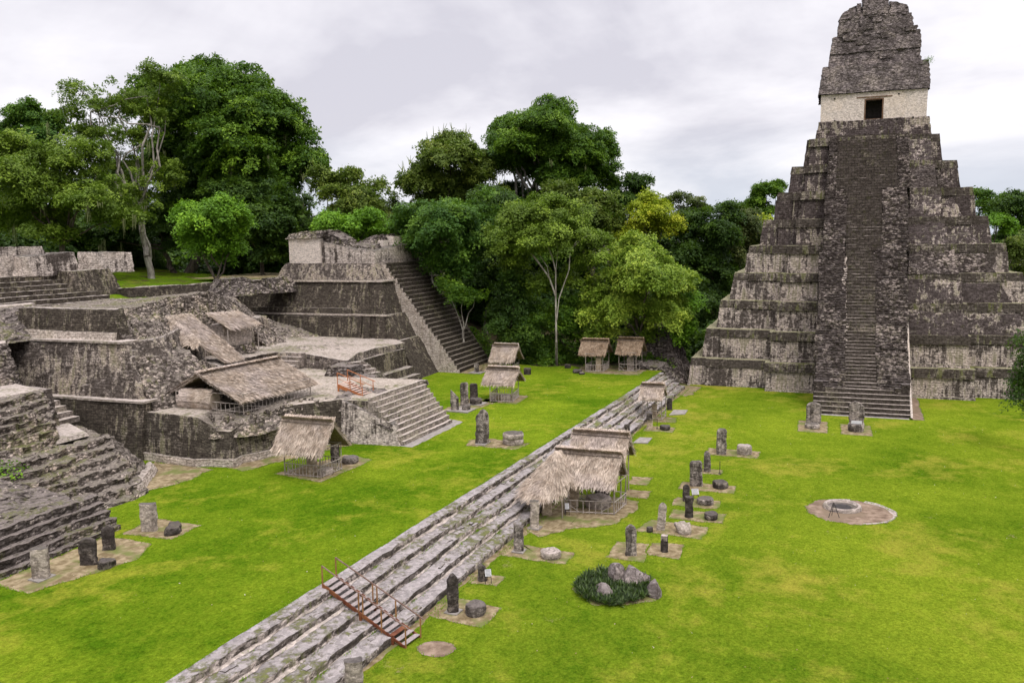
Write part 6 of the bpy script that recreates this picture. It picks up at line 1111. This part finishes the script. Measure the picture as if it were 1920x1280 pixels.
    ('dark understorey tree left of the forest edge shelters', 124, (115.24, 42.22, 1.99), 0.35, 'bark', [(114.78, 40.75, 6.03, 3.14, 2.82), (115.17, 43.77, 8.26, 3.14, 3.14), (117.4, 38.79, 3.8, 2.35, 1.88), (115.47, 42.14, 12.95, 3.14, 3.14)], 'dark', 0.36, 1.0, {}),
    ('leafy tree right of the forest edge shelters near the gully', 124, (123.14, 20.49, 1.67), 0.35, 'bark', [(122.61, 19.66, 5.7, 2.82, 2.82), (122.76, 21.61, 3.66, 2.35, 1.88), (125.41, 18.57, 7.79, 2.51, 2.66), (124.51, 17.3, 10.25, 2.19, 2.35)], 'bright', 0.34, 0.9, {}),
    ('dark tree in the gully left of the big pyramid', 140, (140.6, 19.44, 1.01), 0.4, 'bark', [(139.53, 18.54, 9.95, 3.01, 5.31), (142.01, 16.65, 6.26, 2.3, 3.01), (142.62, 20.74, 12.39, 3.1, 3.54), (140.35, 17.68, 1.98, 2.65, 2.21)], 'dark', 0.4, 1.0, {}),
    ('bright tree low on the slope beside the broad stairway', 122, (111.73, 48.23, 8.5), 0.25, 'bark_pale', [(110.91, 48.45, 12.56, 2.62, 1.54), (112.45, 46.8, 11.55, 2.01, 1.39), (111.93, 50.9, 13.49, 1.85, 1.23)], 'mid', 0.34, 1.3, {}),
    ('tree on the skyline just right of the big pyramid', 205, (232.4, -37.98, 9.21), 0.5, 'bark', [(232.66, -37.17, 27.16, 3.63, 3.11), (233.93, -35.55, 29.55, 2.07, 1.55), (236.07, -39.91, 24.63, 3.37, 2.59), (234.86, -40.92, 27.77, 2.59, 1.55)], 'mid', 0.52, 1.1, {}),
    ('rounded bright bush right of the big pyramid', 170, (194.09, -33.37, 16.36), 0.4, 'bark', [(193.31, -32.74, 22.53, 2.79, 1.72), (194.96, -34.7, 21.13, 2.36, 1.93)], 'bright', 0.45, 1.3, {}),
    ('dark tree at the right edge behind the big pyramid', 190, (216.88, -40.98, 5.15), 0.5, 'bark', [(217.04, -39.99, 25.36, 4.32, 2.64), (218.83, -42.14, 20.62, 4.08, 4.8), (218.88, -38.57, 18.28, 4.08, 4.08), (219.45, -43.52, 26.52, 2.88, 2.4), (219.8, -40.9, 28.03, 1.92, 1.2)], 'dark', 0.5, 1.1, {}),
    ('olive tree low at the right edge behind the big pyramid flank', 175, (199.24, -37.87, 1.93), 0.5, 'bark', [(198.74, -37.11, 15.15, 3.76, 3.98), (200.51, -39.43, 10.15, 2.65, 3.76), (203.64, -41.38, 16.12, 3.76, 4.42)], 'olive', 0.48, 1.0, {}),
    ('dark branch of a nearer tree poking in at the right edge', 76, (86.79, -20.55, 2.56), 0.3, 'bark', [(86.71, -17.63, 10.23, 0.96, 0.86), (86.6, -17.9, 8.55, 1.25, 0.96), (86.35, -18.06, 6.17, 1.63, 1.63), (86.76, -18.6, 7.83, 1.92, 2.88), (85.99, -17.85, 4.03, 0.67, 0.38), (87.4, -19.18, 11.16, 1.44, 1.44)], 'dark', 0.22, 1.3, {}),
    ('broad dark backdrop tree behind the walled platform at the far left', 165, (122.61, 147.9, 18.09), 0.5, 'bark', [(120.54, 144.71, 24.2, 8.34, 6.26), (125.7, 139.68, 24.17, 7.3, 6.26), (124.4, 152.77, 31.71, 6.26, 6.26), (126.82, 131.53, 23.01, 6.26, 5.21)], 'dark', 0.55, 1.0, {}),
    ('dark backdrop tree behind the pale trunk at the left', 168, (132.83, 128.64, 17.73), 0.5, 'bark', [(130.69, 127.26, 25.02, 6.37, 7.43), (134.81, 123.38, 22.92, 6.37, 6.37), (134.63, 133.18, 32.64, 5.31, 5.31), (135.65, 117.49, 23.86, 5.31, 5.31)], 'dark', 0.55, 1.0, {}),
    ('dark backdrop tree left of the broken white temple', 166, (139.51, 104.43, 17.42), 0.5, 'bark', [(135.62, 108.61, 22.67, 6.3, 6.3), (140.36, 102.26, 22.59, 6.3, 6.3), (144.46, 97.63, 23.59, 4.72, 5.77), (142.52, 92.82, 20.38, 4.2, 3.67)], 'dark', 0.55, 1.0, {}),
    ('backdrop tree closing the view behind the broken white temple', 160, (141.5, 81.68, 18.24), 0.5, 'bark', [(137.8, 86.22, 21.31, 5.06, 3.54), (141.86, 80.6, 21.73, 5.06, 4.05), (145.15, 75.6, 20.15, 4.05, 4.05), (140.01, 83.96, 25.26, 4.05, 3.03)], 'mid', 0.5, 1.0, {}),
    ('dark backdrop tree behind the left half of the middle group', 168, (152.04, 71.41, 4.24), 0.6, 'bark', [(149.89, 72.32, 18.01, 7.43, 7.43), (155.48, 66.69, 23.13, 7.43, 6.37), (156.07, 68.35, 12.54, 6.37, 6.37), (152.05, 74.31, 25.32, 4.25, 4.25)], 'dark', 0.55, 1.0, {}),
    ('dark backdrop tree in the centre of the middle group', 170, (158.74, 58.06, 1.71), 0.6, 'bark', [(156.98, 57.18, 17.76, 8.6, 8.6), (161.57, 52.1, 12.32, 7.52, 7.52), (163.3, 59.36, 26.31, 6.45, 4.3), (161.13, 52.94, 25.03, 6.45, 5.37), (158.64, 60.23, 7.07, 6.45, 5.37)], 'dark', 0.55, 1.1, {}),
    ('backdrop tree behind the open tree with pale forked limbs', 160, (153.32, 43.18, 0.61), 0.6, 'bark', [(151.57, 44.66, 17.75, 7.08, 6.07), (156.32, 40.79, 21.65, 6.07, 6.07), (156.32, 42.93, 9.53, 6.07, 6.07), (149.99, 47.39, 4.9, 6.07, 4.05)], 'mid', 0.5, 1.1, {}),
    ('backdrop tree behind the large light green tree', 165, (163.1, 30.81, -0.2), 0.6, 'bark', [(161.55, 32.68, 16.46, 6.26, 6.26), (165.55, 29.3, 18.41, 5.21, 5.21), (168.18, 25.49, 9.97, 5.21, 6.26), (160.09, 35.46, 8.32, 6.26, 6.26), (164.19, 28.94, 2.88, 6.26, 4.17)], 'dark', 0.55, 1.0, {}),
    ('backdrop tree just left of the big pyramid foot', 165, (167.03, 20.03, -0.36), 0.5, 'bark', [(165.16, 22.02, 14.27, 5.21, 6.26), (168.99, 17.39, 12.05, 4.69, 6.26), (168.71, 21.34, 4.7, 5.21, 5.21), (167.58, 15.6, 3.87, 3.13, 4.17)], 'mid', 0.5, 1.0, {}),
]

def crown(mb, masses, size, dens, rg, airy=False, spiky=False):
    """a crown is many tilted leafy sprays held at the ends of the limbs, thick outside and hollow inside"""
    ms = []
    for m_ in masses:
        x, y, z, rx, rz = m_[:5]
        if rx < 1.3: ms.append((x, y, z, rx, rz)); continue
        n_ = int(np.clip(5 + rx*1.1, 5, 12)); ms.append((x, y, z, rx*.7, rz*.7))
        for k in range(n_):
            v = rg.normal(size=3); v[2] = v[2]*.8 + .2; v /= np.linalg.norm(v); f_ = rg.uniform(.5, .88); s_ = rg.uniform(.28, .55)
            ms.append((x+v[0]*rx*f_, y+v[1]*rx*f_*.85, z+v[2]*rz*f_, min(rx, rz*1.6)*s_*1.15, min(rz, rx)*s_))
    for (x, y, z, rx, rz) in ms:
        c = np.array([x, y, z]); sc_ = (size/.42)**.5; pr = (1.25 if not airy else .95)*sc_
        area = 4*math.pi*rx*(rx*.4+rz*.6); npad = max(3, int(area/(pr*pr*2.1)*dens*(1.0 if not airy else .62)))
        big = vnoise(c[None]*.35, 3)[0]*.18
        for q_ in range(npad):
            v = rg.normal(size=3); v /= np.linalg.norm(v); 
            if v[2] < -.6: v[2] *= -.5
            k = rg.random()**.35*1.06; p = c + v*k*np.array([rx, rx*.88, rz])
            if vnoise(p[None]*.42, 7)[0] < (-.38 if not airy else -.12) and rg.random() < .8: continue
            n = v*np.array([.55, .55, .3]) + np.array([0, 0, .85]) + rg.normal(0, .22, 3); n /= np.linalg.norm(n)
            r_ = pr*rg.choice([rg.uniform(.45, .8), rg.uniform(.8, 1.25), rg.uniform(1.25, 1.7)], p=[.35, .45, .2]); m_ = int((62 if not airy else 44)*(r_/pr)**2) + 6
            h = rg.normal(size=3); e1 = np.cross(n, h); e1 /= np.linalg.norm(e1); e2 = np.cross(n, e1)
            a = rg.uniform(0, 6.283, m_); rr = np.sqrt(rg.random(m_))*r_*(1+.25*np.sin(a*3+q_)); dz = rg.normal(0, .16, m_)*r_ - (rr/r_)**2*.22*r_
            pos = p + np.cos(a)[:, None]*rr[:, None]*e1 + np.sin(a)[:, None]*rr[:, None]*e2*.8 + dz[:, None]*n
            ln = n[None] + rg.normal(0, .42, (m_, 3)); ln /= np.linalg.norm(ln, axis=1)[:, None]
            hh = rg.normal(size=(m_, 3)); t1 = np.cross(ln, hh); t1 /= np.linalg.norm(t1, axis=1)[:, None]; t2 = np.cross(ln, t1)
            s_ = size*rg.uniform(.34, .72, m_)[:, None]; t1 = t1*s_; t2 = t2*s_*rg.uniform(.35, .7, m_)[:, None]
            V = np.stack([pos-t1, pos-t2+t1*.1, pos+t1, pos+t2+t1*.1], 1).reshape(-1, 3)
            tn = np.clip(rg.normal(.48, .20) + big, .03, .97); mb.raw(V, np.arange(4*m_).reshape(-1, 4), None, np.repeat(np.clip(tn+rg.normal(0, .10, m_), 0, 1), 4))
    if spiky:
        for i in range(60):
            m_ = masses[rg.integers(0, len(masses))]; a = rg.uniform(0, 6.28); p = np.array([m_[0]+math.cos(a)*m_[3]*.6, m_[1]+math.sin(a)*m_[3]*.6, m_[2]+m_[4]*.75]); mb.bar(p, p+np.array([rg.normal(0, .5), rg.normal(0, .5), rg.uniform(.9, 2.0)]), .09, .02, n=4, tint=.8)
def limb(mb, a, b, r0, r1, rg, seg=5):
    a, b = np.array(a, float), np.array(b, float); L_ = np.linalg.norm(b-a); pts = [a]
    for k in range(1, seg): t = k/seg; pts.append(a*(1-t)+b*t + rg.normal(0, .035*L_, 3)*np.array([1, 1, .5]))
    pts.append(b)
    for k in range(seg): mb.bar(pts[k], pts[k+1], r0+(r1-r0)*k/seg, r0+(r1-r0)*(k+1)/seg, n=7)
def strands(root, masses, n, rg):
    for i in range(n):
        m_ = masses[rg.integers(0, len(masses))]; a = rg.uniform(0, 6.28); k = rg.uniform(.3, 1); p = np.array([m_[0]+math.cos(a)*m_[3]*k, m_[1]+math.sin(a)*m_[3]*k, m_[2]-m_[4]*rg.uniform(.1, .8)]); L_ = rg.uniform(1.0, 4.2); mb = MB()
        for j in range(9):
            o = p + rg.normal(0, .16, 3); w_ = rg.uniform(.03, .07); l_ = L_*rg.uniform(.4, 1); d = np.array([rg.normal(0, .05), rg.normal(0, .05), -1])*l_; s_ = np.array([math.cos(j), math.sin(j), 0])*w_
            mb.raw([o-s_, o+s_, o+d+s_*.3, o+d-s_*.3], [(0, 1, 2, 3)], None, rg.uniform(.2, .9))
        mb.build('moss_strand', M['moss_strand'], root)
for ti, (lab, dist_, basep, tr_, bark, masses, leaf, size, dens, ex) in enumerate(TREES):
    rg = np.random.default_rng(900+ti); bx, by = basep[0], basep[1]; bz = tz(bx, by)
    if abs(basep[2]-bz) < 6 or 'fork' in ex: bz = min(bz, basep[2]) if 'fork' not in ex else bz
    root = thing('tree', lab, 'tree', (bx, by, bz), 'trees round the plaza')
    mb = MB(); crown(mb, masses, size, dens, rg, bool(ex.get('airy')), bool(ex.get('spiky'))); mb.build('crown', L[leaf], root)
    mb = MB(); low = min(m_[2]-m_[4]*.3 for m_ in masses); ctr = np.array([np.mean([m_[0] for m_ in masses]), np.mean([m_[1] for m_ in masses]), low + .3*(max(m_[2] for m_ in masses)-low)])
    fork_at = np.array([bx*.6+ctr[0]*.4, by*.6+ctr[1]*.4, bz + .5*(ctr[2]-bz)])
    if 'fork' in ex:
        for j, ln_ in enumerate(ex['fork']):
            for a, b in zip(ln_[:-1], ln_[1:]): mb.bar(a, b, .15-.03*j if j < 3 else .06, .11-.02*j if j < 3 else .04, n=7)
        mb.bar((bx, by, bz-.3), ex['fork'][0][0], .22, .17, n=8)
    else:
        limb(mb, (bx, by, bz-.4), fork_at, tr_, tr_*.72, rg)
        tg = ex.get('limbs') or []
        prev = fork_at
        for m_ in masses[:8]: limb(mb, fork_at, (m_[0], m_[1], m_[2]-.1*m_[4]), tr_*.42, tr_*.10, rg)
        for q in tg: limb(mb, fork_at if q[2] > fork_at[2] else (bx, by, bz), q, tr_*.5, tr_*.18, rg); 
        for a, b in zip(tg[:-1], tg[1:]): limb(mb, a, b, tr_*.26, tr_*.08, rg)
    mb.build('trunk', M[bark], root)
    if ex.get('moss'): strands(root, masses, ex['moss'], rg)

# undergrowth on the slopes below the trees: nobody could count these leaves
rg = np.random.default_rng(1234); mb = MB()
def scatter(n, x0, x1, y0, y1, rmin, rmax, cond=None, lift=.3, size=.34):
    k = 0
    while k < n:
        x, y = rg.uniform(x0, x1), rg.uniform(y0, y1)
        if cond and not cond(x, y): k += 1; continue
        r_ = rg.uniform(rmin, rmax); z = tz(x, y)+r_*lift; crown(mb, [(x, y, z, r_, r_*.75)], size, .75, rg); k += 1
scatter(60, 117.5, 126, 44, 64, .5, 1.1, lambda x, y: y < 66 and x > 117.3+.2*(y-46))
scatter(60, 116.5, 134, 33, 48, .6, 1.5); scatter(44, 117.5, 132, 18.5, 34, .7, 1.6); scatter(26, 130, 165, 40, 80, 1.5, 3.2, size=.45)
tag(mb.build('undergrowth', L['mid']), 'dark green undergrowth on the slope beneath the forest trees', 'undergrowth', kind='stuff')
mb = MB(); scatter(120, 60, 160, 120, 150, 3.5, 6.5, size=.6); scatter(40, 60, 160, 150, 190, 5, 9, size=.8); scatter(40, 130, 200, -20, 60, 3, 6.5, size=.6)
scatter(60, 165, 330, -60, 60, 5, 9, size=.9); scatter(60, 170, 420, -160, -20, 6, 9, size=1.0); scatter(30, 150, 260, 60, 150, 5, 9, size=.9)
for k in range(170): crown(mb, [(rg.uniform(138, 250), rg.uniform(55, 190), rg.uniform(7, 19), rg.uniform(4.5, 7.5), rg.uniform(3.5, 6))], .8, .9, rg)
for k in range(50): crown(mb, [(rg.uniform(60, 138), rg.uniform(135, 190), rg.uniform(17, 26), rg.uniform(4.5, 7.5), rg.uniform(3.5, 6))], .8, .9, rg)
tag(mb.build('far_forest', L['dark']), 'dark forest mass behind and beyond the single trees', 'forest', kind='stuff')
# small green plant rooted in the left ruin
q = MB(); crown(q, [(40.9, 51.6, 4.9, .55, .4)], .2, 1.4, rg); pt = thing('wall_plant', 'small bright green plant growing out of the left rubble pyramid', 'plant', (40.9, 51.6, 4.3)); q.build('foliage', L['bright'], pt)
q = MB()
for j in range(5): q.bar((40.9, 51.6, 4.0), (40.9+.4*math.cos(j*1.3), 51.6+.4*math.sin(j*1.3), 4.9), .03, .015, n=5)
q.build('stem', M['bark'], pt)
q = MB(); crown(q, [(131.6, -13.15, 43.6, .16, .2)], .14, .4, rg); tag(q.build('wall_tuft', L['bright']), 'tiny green tuft growing on the right shoulder of the pyramid temple', 'plant')
